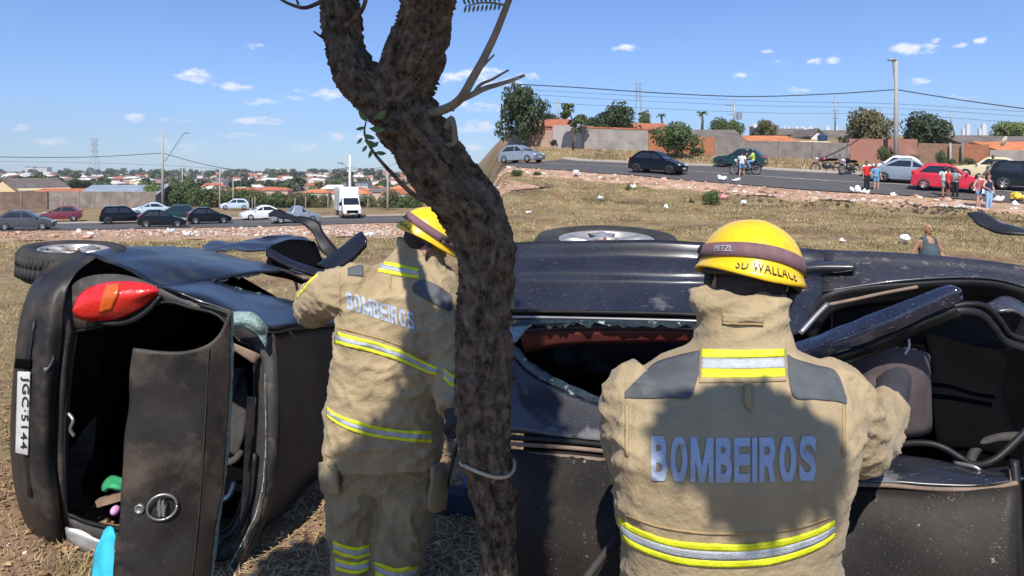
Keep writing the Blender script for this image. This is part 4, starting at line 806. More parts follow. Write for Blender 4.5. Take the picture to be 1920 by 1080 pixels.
M_skin = mat('skin', (.42,.22,.15), .55, var=.12, scale=14); M_hair = mat('dark_hair', (.02,.016,.014), .7, var=.4, scale=60); M_glove = mat('dark_glove', (.03,.03,.035), .8, var=.3, scale=20); M_boot = mat('black_boot', (.02,.02,.02), .5); M_whiteh = mat('white_helmet_panel', (.75,.75,.74), .4, var=.08); M_lam = mat('black_strap', (.015,.015,.016), .6)
M_seam = cloth_mat('khaki_seam', (.36,.25,.12), (.28,.19,.09))
def mtube(mb, pts, k=16):
    """(px,py,Y,r metres) path"""
    P = smooth_path(pts, 5); mb.tube([W(*p[:3]) for p in P], [float(p[3]) for p in P], k)
def mrings(mb, rs, k=24, tilt=0):
    """(cx,py,hw px,depth m,Y)"""
    P = smooth_path(rs, 4); L = []
    for cx, py, hw, d, Y in P:
        c = W(cx, py, Y); w = hw / F * Y; ring = []
        for j in range(k):
            a = 2 * math.pi * j / k; ca, sa = math.cos(a), math.sin(a); e = .75
            ring.append(c + Vector((w * abs(ca) ** e * (1 if ca > 0 else -1), d * abs(sa) ** e * (1 if sa > 0 else -1), 0)))
        L.append(ring)
    mb.rings(L)
def folds(amp, seed, sx=5, sz=14, keep=None):
    def g(co, nr):
        x, y, z = co; w = noise.noise((x * 3 + seed, y * 3, z * 3)) * .6
        a = (1 - min(1, abs(noise.noise((x * sx + w * 2, y * sx, z * sz + w * 3 + seed))) * 2.6)) ** 2
        b = noise.noise((x * 6 + seed, y * 6, z * 6)); c = (1 - min(1, abs(noise.noise((x * 13 + z * 11 + seed, y * 12, z * 20 - x * 9))) * 2.4)) ** 2
        k = keep(co) if keep else 1
        return amp * k * (a * 1.35 + .8 * c + b * .35 - .5)
    return g
def helmet(parent, M, name_text=None):
    """local: z up, -y is the back of the head, metres"""
    hx, hy, hz = .122, .148, .125; n = 20; k = 64; rs = []
    def rim(a):                                # lower edge height by angle: dips at the back and over the ears
        s = math.sin(a); return -.022 - .022 * max(0, -s) ** 2 + .012 * max(0, s)
    for i in range(n + 1):
        t = i / n; ring = []
        for j in range(k):
            a = 2 * math.pi * j / k; low = rim(a); th = t * math.pi / 2
            if t <= .82: q = t / .82; th = q * math.pi / 2; r = math.sin(th) ** .92; z = hz * math.cos(th) ** .95
            else: q = (t - .82) / .18; r = 1 + .085 * q ** 1.5; z = lerp(0, low, q)
            rib = 1 + .018 * math.exp(-((math.cos(a) * r * 6) ** 2)) * (1 if t > .1 else 0)
            ring.append(Vector((hx * r * math.cos(a), hy * r * math.sin(a), z * rib)))
        rs.append(ring)
    mb = MB(); mb.rings(rs, cap=False); mb.f.append(tuple(range(k)))
    sh = mb.build('helmet', M_hel, parent, True); solid(sh, .006); sh.matrix_local = M
    def ringband(z0, z1, off, name, m, a0=0, a1=2 * math.pi, nn=64, wav=0):
        v = []; f = []
        for i in range(nn + 1):
            a = lerp(a0, a1, i / nn)
            for z in (z0, z1):
                zz = z + wav * math.sin(a * 3); q = max(0, zz) / hz; r = math.sqrt(max(0, 1 - q ** 2)) ** .92 if zz > 0 else 1 + .085 * (min(1, -zz / .022)) ** 1.5
                v.append(((hx * r + off) * math.cos(a), (hy * r + off) * math.sin(a), zz))
        for i in range(nn): f.append((2*i, 2*i+2, 2*i+3, 2*i+1))
        o = mesh(name, v, f, m, sh, True); solid(o, .004, 1); return o
    ringband(.006, .042, .0075, 'goggle_strap', M_band, wav=.002)
    for a in (.1, math.pi - .1):
        q = MB().ell((hx * 1.02 * math.cos(a), hy * 1.02 * math.sin(a), .03), (.012, .022, .014), 12, 8); q.build('strap_clip', M_lam, sh, True)
    v = []; f = []                              # pale crest down the right of the shell
    for i in range(9):
        for j in range(7):
            th = lerp(.25, 1.2, i / 8); a = lerp(-.15, .65, j / 6); v.append(((hx * math.sin(th) ** .92 + .002) * math.cos(a), (hy * math.sin(th) ** .92 + .002) * math.sin(a), hz * math.cos(th) ** .95 + .001))
    f = [(i*7+j, (i+1)*7+j, (i+1)*7+j+1, i*7+j+1) for i in range(8) for j in range(6)]
    cp = mesh('side_panel', v, f, M_whiteh, sh, True); solid(cp, .003, 1)
    for s in (-1, 1):
        MB().box(-.014 + .03 * s * 0, .014, -.104, -.098, .088, .091).build('vent_slot', M_lam, sh) if s == 1 else None
    if name_text:
        for txt, z0, z1, a0, a1, mm, off in ((name_text, -.026, -.002, -2.15, -.98, M_lam, .0055), ('PETZL', .016, .031, -2.62, -2.25, M_silv, .0128)):
            tv, tf = text_mesh(txt, 1, .01); tv, tf = subdivide(tv, tf, 2); out = []
            for p in tv:
                a = lerp(a0, a1, p.x); zz = lerp(z0, z1, p.y); q = max(0, zz) / hz; r = math.sqrt(1 - q * q) ** .92 if zz > 0 else 1 + .085 * (-zz / .03) ** 1.5
                out.append(((hx * r + off) * math.cos(a), (hy * r + off) * math.sin(a), zz))
            mesh('lettering', out, tf, mm, sh)
    # inner harness and chin strap
    MB().tube([(hx * .98 * math.cos(a), hy * .95 * math.sin(a), -.03) for a in np.linspace(math.pi * 1.05, math.pi * 1.95, 16)], .008, 8).build('harness', M_lam, sh, True)
    for s in (-1, 1): MB().tube([(s * .108, -.03, -.02), (s * .1, -.01, -.075), (s * .07, .05, -.15), (0, .075, -.165)], .006, 6, 2.2).build('chin_strap', M_lam, sh, True)
    return sh
def head(mb, M, s=1.0):
    """skull, jaw, nose, ears; same axes as the helmet (origin at the crown band)"""
    def e(c, r): 
        rot = M.to_3x3(); mb.ell(M @ Vector(c), [q * s for q in r], 18, 12, rot)
    e((0, 0, -.02), (.083, .1, .11)); e((0, .03, -.085), (.066, .075, .075)); e((0, .055, -.12), (.045, .045, .04))
    e((0, .112, -.065), (.013, .018, .024)); e((0, .1, -.048), (.01, .02, .022))
    for x in (-1, 1): e((x * .086, -.008, -.055), (.012, .024, .036)); e((x * .035, .085, -.03), (.028, .02, .012))
    e((0, -.015, -.13), (.06, .062, .09)); e((0, .098, -.105), (.026, .012, .008))

def ff_right():
    t = thing('person', 'firefighter seen from behind in khaki jacket and yellow helmet, nearest the viewer', 'person', (.5, 1.62, 0), 0, 'firefighters')
    inv = Matrix.Translation(-Vector((.5, 1.62, 0)))
    def P(o): 
        if o.parent is None: o.parent = t
        if o.parent == t: o.matrix_parent_inverse = inv
        return o
    mb = MB()
    mrings(mb, [(1370,1300,205,.165,1.62),(1370,1160,200,.16,1.62),(1368,1080,199,.16,1.62),(1362,990,200,.165,1.61),(1364,910,214,.17,1.6),(1372,830,226,.17,1.6),(1380,765,226,.155,1.62),(1386,715,205,.14,1.65),(1390,680,155,.12,1.68),(1392,652,98,.1,1.7),(1391,620,84,.095,1.71),(1388,590,82,.095,1.72),(1384,562,88,.1,1.73),(1383,546,84,.097,1.74)])
    mtube(mb, [(1230,725,1.66,.085),(1198,752,1.66,.086),(1186,800,1.68,.08),(1190,850,1.75,.074),(1225,840,1.95,.068),(1262,800,2.15,.06)])
    mtube(mb, [(1530,725,1.66,.085),(1572,752,1.66,.088),(1594,798,1.665,.08),(1606,836,1.69,.074),(1640,806,1.81,.064),(1664,762,1.95,.055)])
    jk = remesh('jacket', mb, .0085, M_khaki, None, 5, folds(.0075, 3.3, keep=lambda c: .35 + .65 * sstep(.14, .3, abs(c.x - .51)) + .5 * sstep(1.2, 1.0, c.z) * 0 + .6 * sstep(1.48, 1.6, c.z))); P(jk)
    b = bvh_of(jk)
    def S(name, path, m, off=.003, w=3, par=jk, n=8, t_=.003): return strip_on(name, path, w, b, m, par, off, n, t=t_)
    # yoke, tapes, print
    S('shoulder_patch', [(1171,735,745),(1198,708,746),(1228,680,746),(1262,668,744),(1294,660,743),(1310,657,700)], M_char, .006, 14, n=14)
    S('shoulder_patch', [(1478,664,700),(1490,672,744),(1530,684,748),(1568,697,752),(1588,745,757)], M_char, .006, 14, n=14)
    S('yoke_flap', [(1311,650,716),(1350,650,716),(1392,650,716),(1435,650,715),(1475,651,713)], M_khaki, .006, 6)
    for y0, y1, m in ((654,669,M_lime), (670,689,M_silv), (690,706,M_lime)): S('reflective_tape', [(1315,y0,y1),(1350,y0+1,y1+1),(1392,y0+2,y1+1),(1435,y0+1,y1),(1472,y0,y1-1)], m, .0095)
    S('collar_tab', [(1354,587,604),(1380,589,606),(1410,590,606),(1432,590,607)], M_khaki, .006)
    S('collar_stitch', [(1354,604,607),(1380,606,609),(1410,606,609),(1432,607,610)], M_seam, .008, 1)
    S('hanger_loop', [(1396,716,758),(1402,716,764),(1409,716,770)], M_seam, .007, 5)
    for x in (1174, 1583): S('seam', [(x - 3, 758, 855), (x + 3, 760, 858)], M_seam, .004, 10, n=2)
    S('drag_seam', [(1165,962,966),(1230,985,989),(1300,997,1001),(1360,1000,1004),(1430,998,1002),(1500,988,992),(1556,970,974)], M_seam, .003, 1)
    base = [(1158,968),(1180,985),(1220,1002),(1270,1015),(1330,1021),(1400,1021),(1460,1014),(1510,1001),(1545,988),(1566,976)]
    for a0, a1, m in ((0, .3, M_lime), (.3, .7, M_silv), (.7, 1, M_lime)):
        S('reflective_tape', [(x, y + a0 * h, y + a1 * h) for (x, y), h in zip(base, (34,38,40,42,43,43,42,40,36,32))], m, .005)
    lettering('lettering', 'BOMBEIROS', lambda u, v: W(lerp(1221, 1530, u), lerp(903, 819, v) + 4 * math.sin(u * math.pi) - 2, 1.45), b, M_let, jk, .0035, .02, .08, 4)
    # trousers, boots, gloves
    mb = MB()
    for cx, s in ((1310, -1), (1430, 1)):
        mtube(mb, [(cx,1130,1.62,.115),(cx,1350,1.62,.11),(cx+s*5,1600,1.62,.095),(cx+s*8,1810,1.62,.09)])
    mrings(mb, [(1370,1220,175,.145,1.62),(1370,1130,175,.14,1.62)])
    P(remesh('trousers', mb, .014, M_khaki2, None, 3, folds(.006, 8)))
    for cx in (1312, 1438):
        q = MB(); c = W(cx, 1865, 1.62); q.ell((c.x, c.y + .05, .055), (.055, .145, .055)); q.tube([(c.x, c.y, .04), (c.x, c.y, .2)], .058, 12); P(q.build('boot', M_boot, None, True))
    Mh = Matrix.Translation(W(1405, 508, 1.80)) @ Matrix.Rotation(R(13), 4, 'Y') @ Matrix.Rotation(R(-14), 4, 'X') @ Matrix.Rotation(R(-4), 4, 'Z')
    mb = MB(); head(mb, Mh)
    mtube(mb, [(1392,600,1.74,.06),(1385,660,1.7,.07),(1380,780,1.66,.11),(1370,1000,1.64,.12),(1370,1130,1.64,.11)])
    for s, path in ((-1, [(1230,740,1.66,.05),(1186,830,1.72,.045),(1262,800,2.15,.035)]), (1, [(1540,740,1.66,.05),(1604,830,1.69,.045),(1662,766,1.94,.035)])): mtube(mb, path, 10)
    for cx in (1316, 1432): mtube(mb, [(cx,1130,1.64,.08),(cx,1500,1.64,.055),(cx,1850,1.63,.045)], 10)
    bd = P(remesh('body', mb, .008, M_skin, None, 3))
    hr = MB(); hr.ell(Mh @ Vector((0, -.016, -.035)), (.09, .094, .1), 20, 14, Mh.to_3x3()); hr = remesh('hair', hr, .007, M_hair, None, 1, lambda c, n: .004 * noise.noise(c * 120)); hr.parent = bd; 
    hm = helmet(None, Mh, 'SD WALLACE'); P(hm); hm.matrix_basis = Mh; hm.matrix_parent_inverse = inv
    # right glove, fingers closing on the door frame
    g = MB(); mtube(g, [(1660,772,1.93,.05),(1672,738,2.02,.046),(1680,712,2.08,.042),(1683,694,2.12,.032)], 12)
    for i, (dx, ln) in enumerate(((-15, 24), (-5, 30), (6, 29), (16, 22))):
        mtube(g, [(1682 + dx,700,2.11,.013),(1684 + dx * 1.35,682 - ln * .25,2.13,.0115),(1688 + dx * 1.5,668 - ln * .35,2.16,.0105),(1693 + dx * 1.5,664 - ln * .2,2.21,.0095)], 8)
    mtube(g, [(1664,732,2.04,.015),(1650,714,2.07,.013),(1654,698,2.12,.011)], 8)
    P(remesh('glove', g, .005, M_glove, None, 2))
    g = MB(); mtube(g, [(1262,800,2.15,.045),(1285,772,2.25,.042),(1300,755,2.32,.03)], 12)
    for i, dx in enumerate((-12, -3, 6, 14)): mtube(g, [(1298 + dx,758,2.31,.012),(1306 + dx,748,2.36,.011),(1312 + dx,757,2.4,.01)], 8)
    mtube(g, [(1278,770,2.26,.014),(1268,752,2.3,.012)], 8)
    P(remesh('glove', g, .006, M_glove, None, 2))
ff_right()

def ff_left():
    t = thing('person', 'firefighter in khaki suit standing between the wreck and the tree, head bowed', 'person', (-.58, 3.15, 0), 0, 'firefighters')
    inv = Matrix.Translation(-Vector((-.58, 3.15, 0)))
    def P(o):
        if o.parent is None: o.parent = t
        if o.parent == t: o.matrix_parent_inverse = inv
        return o
    mb = MB()
    mrings(mb, [(722,858,106,.18,3.16),(720,820,110,.185,3.16),(722,770,110,.18,3.16),(734,700,110,.18,3.16),(740,640,112,.175,3.16),(745,590,110,.165,3.17),(752,548,104,.15,3.18),(762,518,86,.135,3.2),(772,496,60,.115,3.22),(782,478,49,.105,3.24),(788,460,46,.1,3.26),(792,448,42,.095,3.27)])
    mtube(mb, [(690,548,3.16,.115),(650,545,3.18,.118),(612,556,3.22,.108),(594,568,3.36,.1),(588,580,3.6,.09),(588,584,3.95,.07)])
    mtube(mb, [(800,560,3.14,.11),(826,600,3.12,.108),(842,660,3.08,.098),(848,720,3.0,.088),(852,770,2.9,.072)])
    jk = remesh('jacket', mb, .0105, M_khaki, None, 4, folds(.0105, 6.1, 4, 8)); P(jk); b = bvh_of(jk)
    def S(name, path, m, off=.004, w=3, n=8, par=jk): return strip_on(name, path, w, b, m, par, off, n, t=.004)
    def band(path, par=jk, bb=None):
        for a0, a1, m in ((0, .3, M_lime), (.3, .7, M_silv), (.7, 1, M_lime)): strip_on('reflective_tape', [(x, lerp(y0, y1, a0), lerp(y0, y1, a1)) for x, y0, y1 in path], 3, bb or b, m, par, .006, 8, t=.004)
    band([(626,620,644),(660,630,652),(700,640,662),(753,657,679),(800,680,699),(818,688,704)])
    band([(611,762,780),(630,775,794),(660,787,809),(700,798,819),(740,805,825),(780,808,829),(812,808,830)])
    band([(832,688,710),(845,700,722),(856,704,726)])
    band([(556,540,560),(566,525,548),(580,512,530),(596,502,516)])
    S('shoulder_patch', [(652,502,515),(675,496,517),(698,492,519),(712,490,512)], M_char, .008, 9)
    S('shoulder_patch', [(774,534,546),(790,524,556),(815,532,570),(840,548,582),(848,556,580)], M_char, .008, 9)
    for a0, a1, m in ((0, .3, M_lime), (.3, .7, M_silv), (.7, 1, M_lime)): S('reflective_tape', [(x, lerp(y0, y1, a0), lerp(y0, y1, a1)) for x, y0, y1 in ((709,488,509),(730,491,513),(755,496,518),(786,503,522))], m, .007)
    S('hanger_loop', [(729,514,536),(733,514,540)], M_seam, .008, 4, 3)
    S('seam', [(636,500,592),(640,500,594)], M_seam, .004, 8, 2); S('seam', [(630,612,616),(680,624,628),(740,642,646),(800,672,676)], M_seam, .004, 1)
    lettering('lettering', 'BOMBEIROS', lambda u, v: W(lerp(651, 778, u) - 3 * v, lerp(lerp(579, 620, u), lerp(546, 586, u), v), 2.9), b, M_let, jk, .004, .02, .1, 3)
    tr = MB()
    mrings(tr, [(716,900,98,.15,3.18),(718,860,100,.16,3.17),(720,835,98,.16,3.17)])
    mtube(tr, [(672,860,3.18,.13),(664,910,3.17,.133),(660,960,3.16,.12),(659,1010,3.15,.105),(661,1060,3.15,.1),(664,1095,3.15,.1)])
    mtube(tr, [(764,860,3.18,.135),(768,910,3.17,.136),(762,960,3.15,.128),(752,1010,3.14,.122),(745,1060,3.13,.11),(742,1100,3.13,.105)])
    trs = remesh('trousers', tr, .011, M_khaki2, None, 4, folds(.013, 2.2, 4, 9)); P(trs); bt = bvh_of(trs)
    band([(624,1014,1036),(645,1022,1044),(670,1026,1048),(694,1020,1042)], trs, bt); band([(628,1046,1068),(648,1052,1074),(670,1054,1076),(692,1048,1070)], trs, bt); band([(702,1052,1078),(725,1062,1088),(750,1066,1092),(784,1060,1086)], trs, bt)
    patch('pocket', [[(606,866,3.13),(622,862,3.06),(636,868,3.03)], [(604,895,3.13),(620,894,3.04),(637,898,3.01)], [(612,920,3.13),(626,924,3.05),(640,922,3.02)]], M_khaki2, trs, .02, 4, 4, noise_amp=.008, nscale=20)
    patch('pocket', [[(808,872,3.02),(822,868,3.06),(832,872,3.12)], [(806,905,3.02),(822,908,3.05),(834,908,3.12)], [(800,950,3.04),(816,956,3.07),(828,950,3.12)]], M_khaki2, trs, .02, 4, 4, noise_amp=.008, nscale=20)
    for px in (664, 744):
        q = MB(); c = W(px, 1100, 3.14); q.ell((c.x, c.y + .05, .055), (.056, .15, .055)); q.tube([(c.x, c.y, .04), (c.x, c.y, .2)], .06, 12); P(q.build('boot', M_boot, None, True))
    Mh = Matrix.Translation(W(806, 446, 3.24)) @ Matrix.Rotation(R(14), 4, 'Y') @ Matrix.Rotation(R(-62), 4, 'Z') @ Matrix.Rotation(R(-22), 4, 'X')
    Mh = Mh @ Matrix.Scale(1.02, 4)
    mb = MB(); head(mb, Mh)
    mtube(mb, [(795,490,3.25,.06),(785,520,3.22,.075),(750,600,3.18,.11),(730,760,3.17,.12),(722,840,3.17,.11)])
    for path in ([(690,550,3.17,.06),(612,560,3.24,.05),(588,580,3.6,.04),(588,584,3.95,.03)], [(805,570,3.13,.06),(843,690,3.04,.045),(852,770,2.9,.032)], [(672,860,3.18,.09),(661,980,3.16,.06),(664,1095,3.15,.05)], [(764,860,3.18,.09),(756,980,3.14,.06),(744,1098,3.13,.05)]): mtube(mb, path, 10)
    bd = P(remesh('body', mb, .009, M_skin, None, 3))
    hr = MB(); hr.ell(Mh @ Vector((0, -.045, -.015)), (.086, .07, .085), 18, 12, Mh.to_3x3()); hr = remesh('hair', hr, .008, M_hair, None, 1, lambda c, n: .004 * noise.noise(c * 120)); hr.parent = bd
    ey = MB()
    for s in (-1, 1): ey.ell(Mh @ Vector((s * .032, .098, -.045)), (.012, .006, .006), 8, 6, Mh.to_3x3())
    q = ey.build('eyes', M_hair, bd, True)
    hm = helmet(None, Mh, 'SD WALLACE'); P(hm); hm.matrix_basis = Mh; hm.matrix_parent_inverse = inv
    for path, c0 in (([(588,584,3.93,.045),(588,584,4.02,.042)], (588,584,4.02)), ([(852,768,2.91,.046),(856,800,2.87,.042)], (856,800,2.87))):
        g = MB(); mtube(g, path, 12); px, py, Y = c0
        for i in range(4): mtube(g, [(px - 14 + i * 9, py, Y, .0125), (px - 15 + i * 10, py + 13, Y + .03, .0115), (px - 13 + i * 9, py + 22, Y + .01, .01)], 8)
        mtube(g, [(px - 14, py - 6, Y, .014), (px - 22, py + 6, Y + .01, .012), (px - 18, py + 14, Y + .02, .011)], 8)
        P(remesh('glove', g, .006, M_glove, None, 2))
ff_left()
# tools dropped by the tree
M_navy = mat('navy_bag_cloth', (.02,.02,.035), .9, var=.3, scale=20)
q = MB().ell(W(880, 945, 4.0), (.24, .16, .09), 18, 10); q.v = [tuple(Vector(p) + noise.noise_vector(Vector(p) * 9) * .04) for p in q.v]; o = q.build('tool_bag', M_navy, None, True); tag(o, 'slumped dark navy bag on the straw behind the tree', 'bag')
c = W(884, 898, 3.95); q = MB().tube([(c.x + .04 * math.cos(a), c.y + .02 * math.sin(a), c.z + .035 * math.sin(a)) for a in np.linspace(0, 6.28, 20)], .012, 8); o = q.build('hose_coil', M_blu, None, True); tag(o, 'small bright blue hose coil on the navy bag', 'hose')
q = MB().ell(W(918, 903, 3.95), (.07, .05, .035), 16, 10); q.v = [tuple(Vector(p) + noise.noise_vector(Vector(p) * 14) * .015) for p in q.v]; o = q.build('yellow_pouch', M_yel, None, True); tag(o, 'yellow pouch on the navy bag behind the tree trunk', 'pouch')
o = bar('lever_bar', [(858,830,3.0),(850,860,3.05),(840,905,3.1),(826,965,3.1)], .008, M_rub2, None); tag(o, 'thin dark pry bar held by the firefighter beside the tree', 'bar')
o = MB().prism([W(400,1062,3.45), W(640,1062,3.45), W(628,1040,3.75), W(420,1040,3.75)], (0, 0, .02)).build('sheet_of_glass', mat('dusty_dark_board', (.05,.055,.055), .35, var=.4, scale=6, stain=((.16,.13,.09), 5, .5, .2))); o.name = 'dark_board'; tag(o, 'dark flat board lying on the straw below the roof', 'board')
q = MB().box(-.3, .3, -.1, .1, 0, .06).box(-.28, .28, -.08, .08, .065, .1); o = q.build('grey_case', mat('grey_tool_case', (.12,.12,.125), .5, var=.2)); o.location = W(848, 792, 5.3); o.location.z = .03; bevel(o); tag(o, 'grey flat tool case on the grass behind the firefighter', 'case')
# ------------------------------------------------------------------ vegetation prototypes
M_g = [mat('foliage_dark', (.03,.048,.014), .7, var=.5, scale=2.5), mat('foliage_mid', (.062,.09,.024), .7, var=.5, scale=2.5), mat('foliage_bright', (.12,.16,.035), .7, var=.45, scale=2.5), mat('foliage_dry', (.11,.105,.045), .8, var=.45, scale=2.5)]
M_trunk = mat('far_trunk', (.1,.075,.055), .95, var=.3)
def crown_mesh(seed, n, leaf, lumps):
    r = random.Random(seed); v = []; f = []; cs = []
    for _ in range(lumps):
        a = r.uniform(0, 6.3); rr = r.uniform(.1, .68); z = r.uniform(.2, .85); cs.append((Vector((rr * math.cos(a) * (1.05 - .5 * z), rr * math.sin(a) * (1.05 - .5 * z), z)), r.uniform(.2, .38)))
    for i in range(n):
        c, s = cs[r.randrange(lumps)]
        d = Vector((r.gauss(0, 1), r.gauss(0, 1), r.gauss(0, 1))).normalized() * s * r.uniform(.55, 1.05) ** .5
        p = c + Vector((d.x, d.y, d.z * .75)); nrm = (d.normalized() + Vector((r.gauss(0, .5), r.gauss(0, .5), r.gauss(0, .5)))).normalized()
        u = nrm.orthogonal().normalized(); u = Matrix.Rotation(r.uniform(0, 6.3), 3, nrm) @ u; w = nrm.cross(u); q = len(v); k = leaf * r.uniform(.6, 1.4)
        v += [p - u * k, p + w * k * .5, p + u * k, p - w * k * .5]; f.append((q, q+1, q+2, q+3))
    V = np.array([tuple(x) for x in v]); rr = np.percentile(np.hypot(V[:, 0], V[:, 1]), 97); z0, z1 = np.percentile(V[:, 2], 1), np.percentile(V[:, 2], 99.5); V[:, :2] /= rr; V[:, 2] = (V[:, 2] - z0) / (z1 - z0)
    me = bpy.data.meshes.new('crown'); me.from_pydata(V.tolist(), [], f); me.materials.append(M_g[0]); return me
CROWNS = [crown_mesh(s, 4200, .045, 26) for s in (1, 2, 3)]; CR_S = [crown_mesh(s, 420, .13, 7) for s in (5, 6, 8)]
def trunk_mesh(seed):
    r = random.Random(seed); mb = MB(); mb.tube([(0, 0, -.1), (.02, .01, .25), (0, .02, .5)], [.06, .045, .035], 8)
    for _ in range(5):
        a = r.uniform(0, 6.3); mb.tube([(0, .01, r.uniform(.3, .45)), (.2 * math.cos(a), .2 * math.sin(a), .55), (.42 * math.cos(a), .42 * math.sin(a), .75)], [.028, .018, .008], 6)
    me = bpy.data.meshes.new('trunk'); me.from_pydata([tuple(p) for p in mb.v], [], mb.f); me.materials.append(M_trunk); return me
TRUNKS = [trunk_mesh(s) for s in (1, 2)]
def setm(o, m):
    if o.data.users > 1 or True:
        o.material_slots[0].link = 'OBJECT'; o.material_slots[0].material = m
def tree(name, px, ybase, ytop, hw, Y, var, g, label, group=None, small=False, low=0.0, trunk=True):
    """crown from low*height up, sized so it covers hw pixels either side"""
    b = W(px, ybase, Y); t = thing(name, label, 'tree' if name != 'shrub' else 'shrub', b, rnd.uniform(0, 6.3), group)
    h = (ybase - ytop) / F * Y; w = hw / F * Y
    c = new_obj('crown' if name != 'shrub' else 'foliage', (CR_S if small else CROWNS)[var % 3], t); c.scale = (w, w, h * (1 - low)); c.location = (0, 0, h * low); setm(c, M_g[g])
    if trunk: k = new_obj('trunk' if name != 'shrub' else 'stem', TRUNKS[var % 2], t); k.scale = (w * .9, w * .9, h)
    return t
# ------------------------------------------------------------------ left background
M_wallb = mat('brown_block_wall', (.2,.135,.1), .95, var=.3, scale=1.2, stain=((.12,.09,.075), .7, .5, .3)); M_wallg = mat('grey_block_wall', (.23,.19,.16), .95, var=.3, scale=1, stain=((.14,.115,.1), .6, .5, .25))
M_conc = mat('pole_concrete', (.36,.33,.3), .9, var=.2); M_metal = mat('galvanised', (.3,.31,.32), .5, .4, var=.2); M_wire = mat('black_wire', (.03,.03,.032), .6); M_tin = mat('blue_grey_tin_roof', (.27,.32,.37), .5, .2, var=.2, scale=.5)
M_yw = mat('cream_house_wall', (.6,.47,.27), .9, var=.1); M_rt = mat('red_roof_tile', (.38,.12,.06), .9, var=.35, scale=1); M_rt2 = mat('orange_roof_tile', (.5,.17,.07), .9, var=.3, scale=1); M_rg = mat('grey_brown_roof', (.14,.115,.1), .9, var=.3, scale=.8); M_ww = mat('white_house_wall', (.62,.6,.56), .9, var=.1, scale=.3); M_pw = mat('pink_house_wall', (.5,.35,.3), .9, var=.1, scale=.3); M_gw = mat('grey_house_wall', (.3,.28,.26), .9, var=.2)
def wall(name, p0, p1, ytop0, ytop1, m, label, post=None, thick=.2, cap=None):
    """p = (px, Y) ends; built from below ground to the given top pixels"""
    a, b = W(p0[0], 300, p0[1]), W(p1[0], 300, p1[1]); d = (b - a); d.z = 0; ln = d.length; d.normalize(); n = Vector((-d.y, d.x, 0)) * thick
    za, zb = W(p0[0], ytop0, p0[1]).z, W(p1[0], ytop1, p1[1]).z; ga, gb = ter(a.x, a.y) - .4, ter(b.x, b.y) - .4
    t = thing(name, label, 'wall', (a.x, a.y, ga)); o = Vector((a.x, a.y, ga))
    q = MB(); q.prism([Vector((a.x, a.y, ga)) - o, Vector((b.x, b.y, gb)) - o, Vector((b.x, b.y, zb)) - o, Vector((a.x, a.y, za)) - o], n); q.build('wall_face', m, t)
    if post:
        k = max(1, int(ln / post))
        for i in range(k + 1):
            p = a + d * (ln * i / k); g = lerp(ga, gb, i / k); z = lerp(za, zb, i / k); MB().box(p.x - .09, p.x + .09, p.y - .05, p.y + .12, g, z + .02).build('wall_post', m, t).location = -o
    if cap:
        MB().prism([Vector((a.x, a.y, za + .003)) - o - n * .2, Vector((b.x, b.y, zb + .003)) - o - n * .2, Vector((b.x, b.y, zb + .16)) - o - n * .2, Vector((a.x, a.y, za + .16)) - o - n * .2], n * 1.4).build('wall_coping', cap, t)
    return t
wall('wall', (-60, 99), (88, 104), 360, 359.5, M_wallb, 'reddish brown yard wall at the far left behind the dark grey hatchback', post=2.7)
wall('wall', (89, 104.2), (291, 107), 358.5, 360, M_wallg, 'long weathered grey block wall below the blue tin roof', post=1.9)
def gable_house(px0, px1, ybase, yeave, yridge, Y, depth, mw, mr, label, axis='x', group=None, name='house', over=.35, yaw=0):
    a, b = W(px0, ybase, Y), W(px1, ybase, Y); ze, zr = W(px0, yeave, Y).z, W(px0, yridge, Y).z; c = (a + b) / 2; w = (b.x - a.x) / 2; zb = a.z
    t = thing(name, label, 'house', (c.x, c.y, zb), yaw, group); he, hr = ze - zb, zr - zb
    if axis == 'x':   # ridge parallel to the picture
        MB().box(-w, w, 0, depth, -1, he).build('wall', mw, t)
        q = MB(); q.prism([(-w - over, -over, he - .1), (-w - over, depth / 2, hr), (-w - over, depth + over, he - .1), (-w - over, depth + over, he - .25), (-w - over, depth / 2, hr - .2), (-w - over, -over, he - .25)], (2 * w + 2 * over, 0, 0)); q.build('roof', mr, t)
        g = MB(); g.prism([(-w, .02, he + .002), (-w, depth / 2, hr - .22), (-w, depth - .02, he + .002)], (.15, 0, 0)); g.prism([(w, .02, he + .002), (w, depth / 2, hr - .22), (w, depth - .02, he + .002)], (-.15, 0, 0)); g.build('gable', mw, t)
    else:
        MB().prism([(-w, 0, -1), (w, 0, -1), (w, 0, he), (0, 0, hr - .12), (-w, 0, he)], (0, depth, 0)).build('wall', mw, t)
        MB().prism([(-w - over, -over, he - .1 - over * .3), (0, -over, hr), (w + over, -over, he - .1 - over * .3), (w + over, -over, he - .28 - over * .3), (0, -over, hr - .2), (-w - over, -over, he - .28 - over * .3)], (0, depth + 2 * over, 0)).build('roof', mr, t)
    return t
gable_house(145, 288, 392, 366, 347.5, 112, 9, M_wallg, M_tin, 'shed with blue grey tin roof behind the weathered wall')
gable_house(-40, 50, 392, 357, 334, 125, 10, M_yw, M_rg, 'cream gabled house at the far left behind the brown wall', 'y', yaw=-.35)
gable_house(62, 160, 390, 361, 354, 119, 6, M_wallb, M_rt, 'low red tiled lean-to left of the blue tin roof')
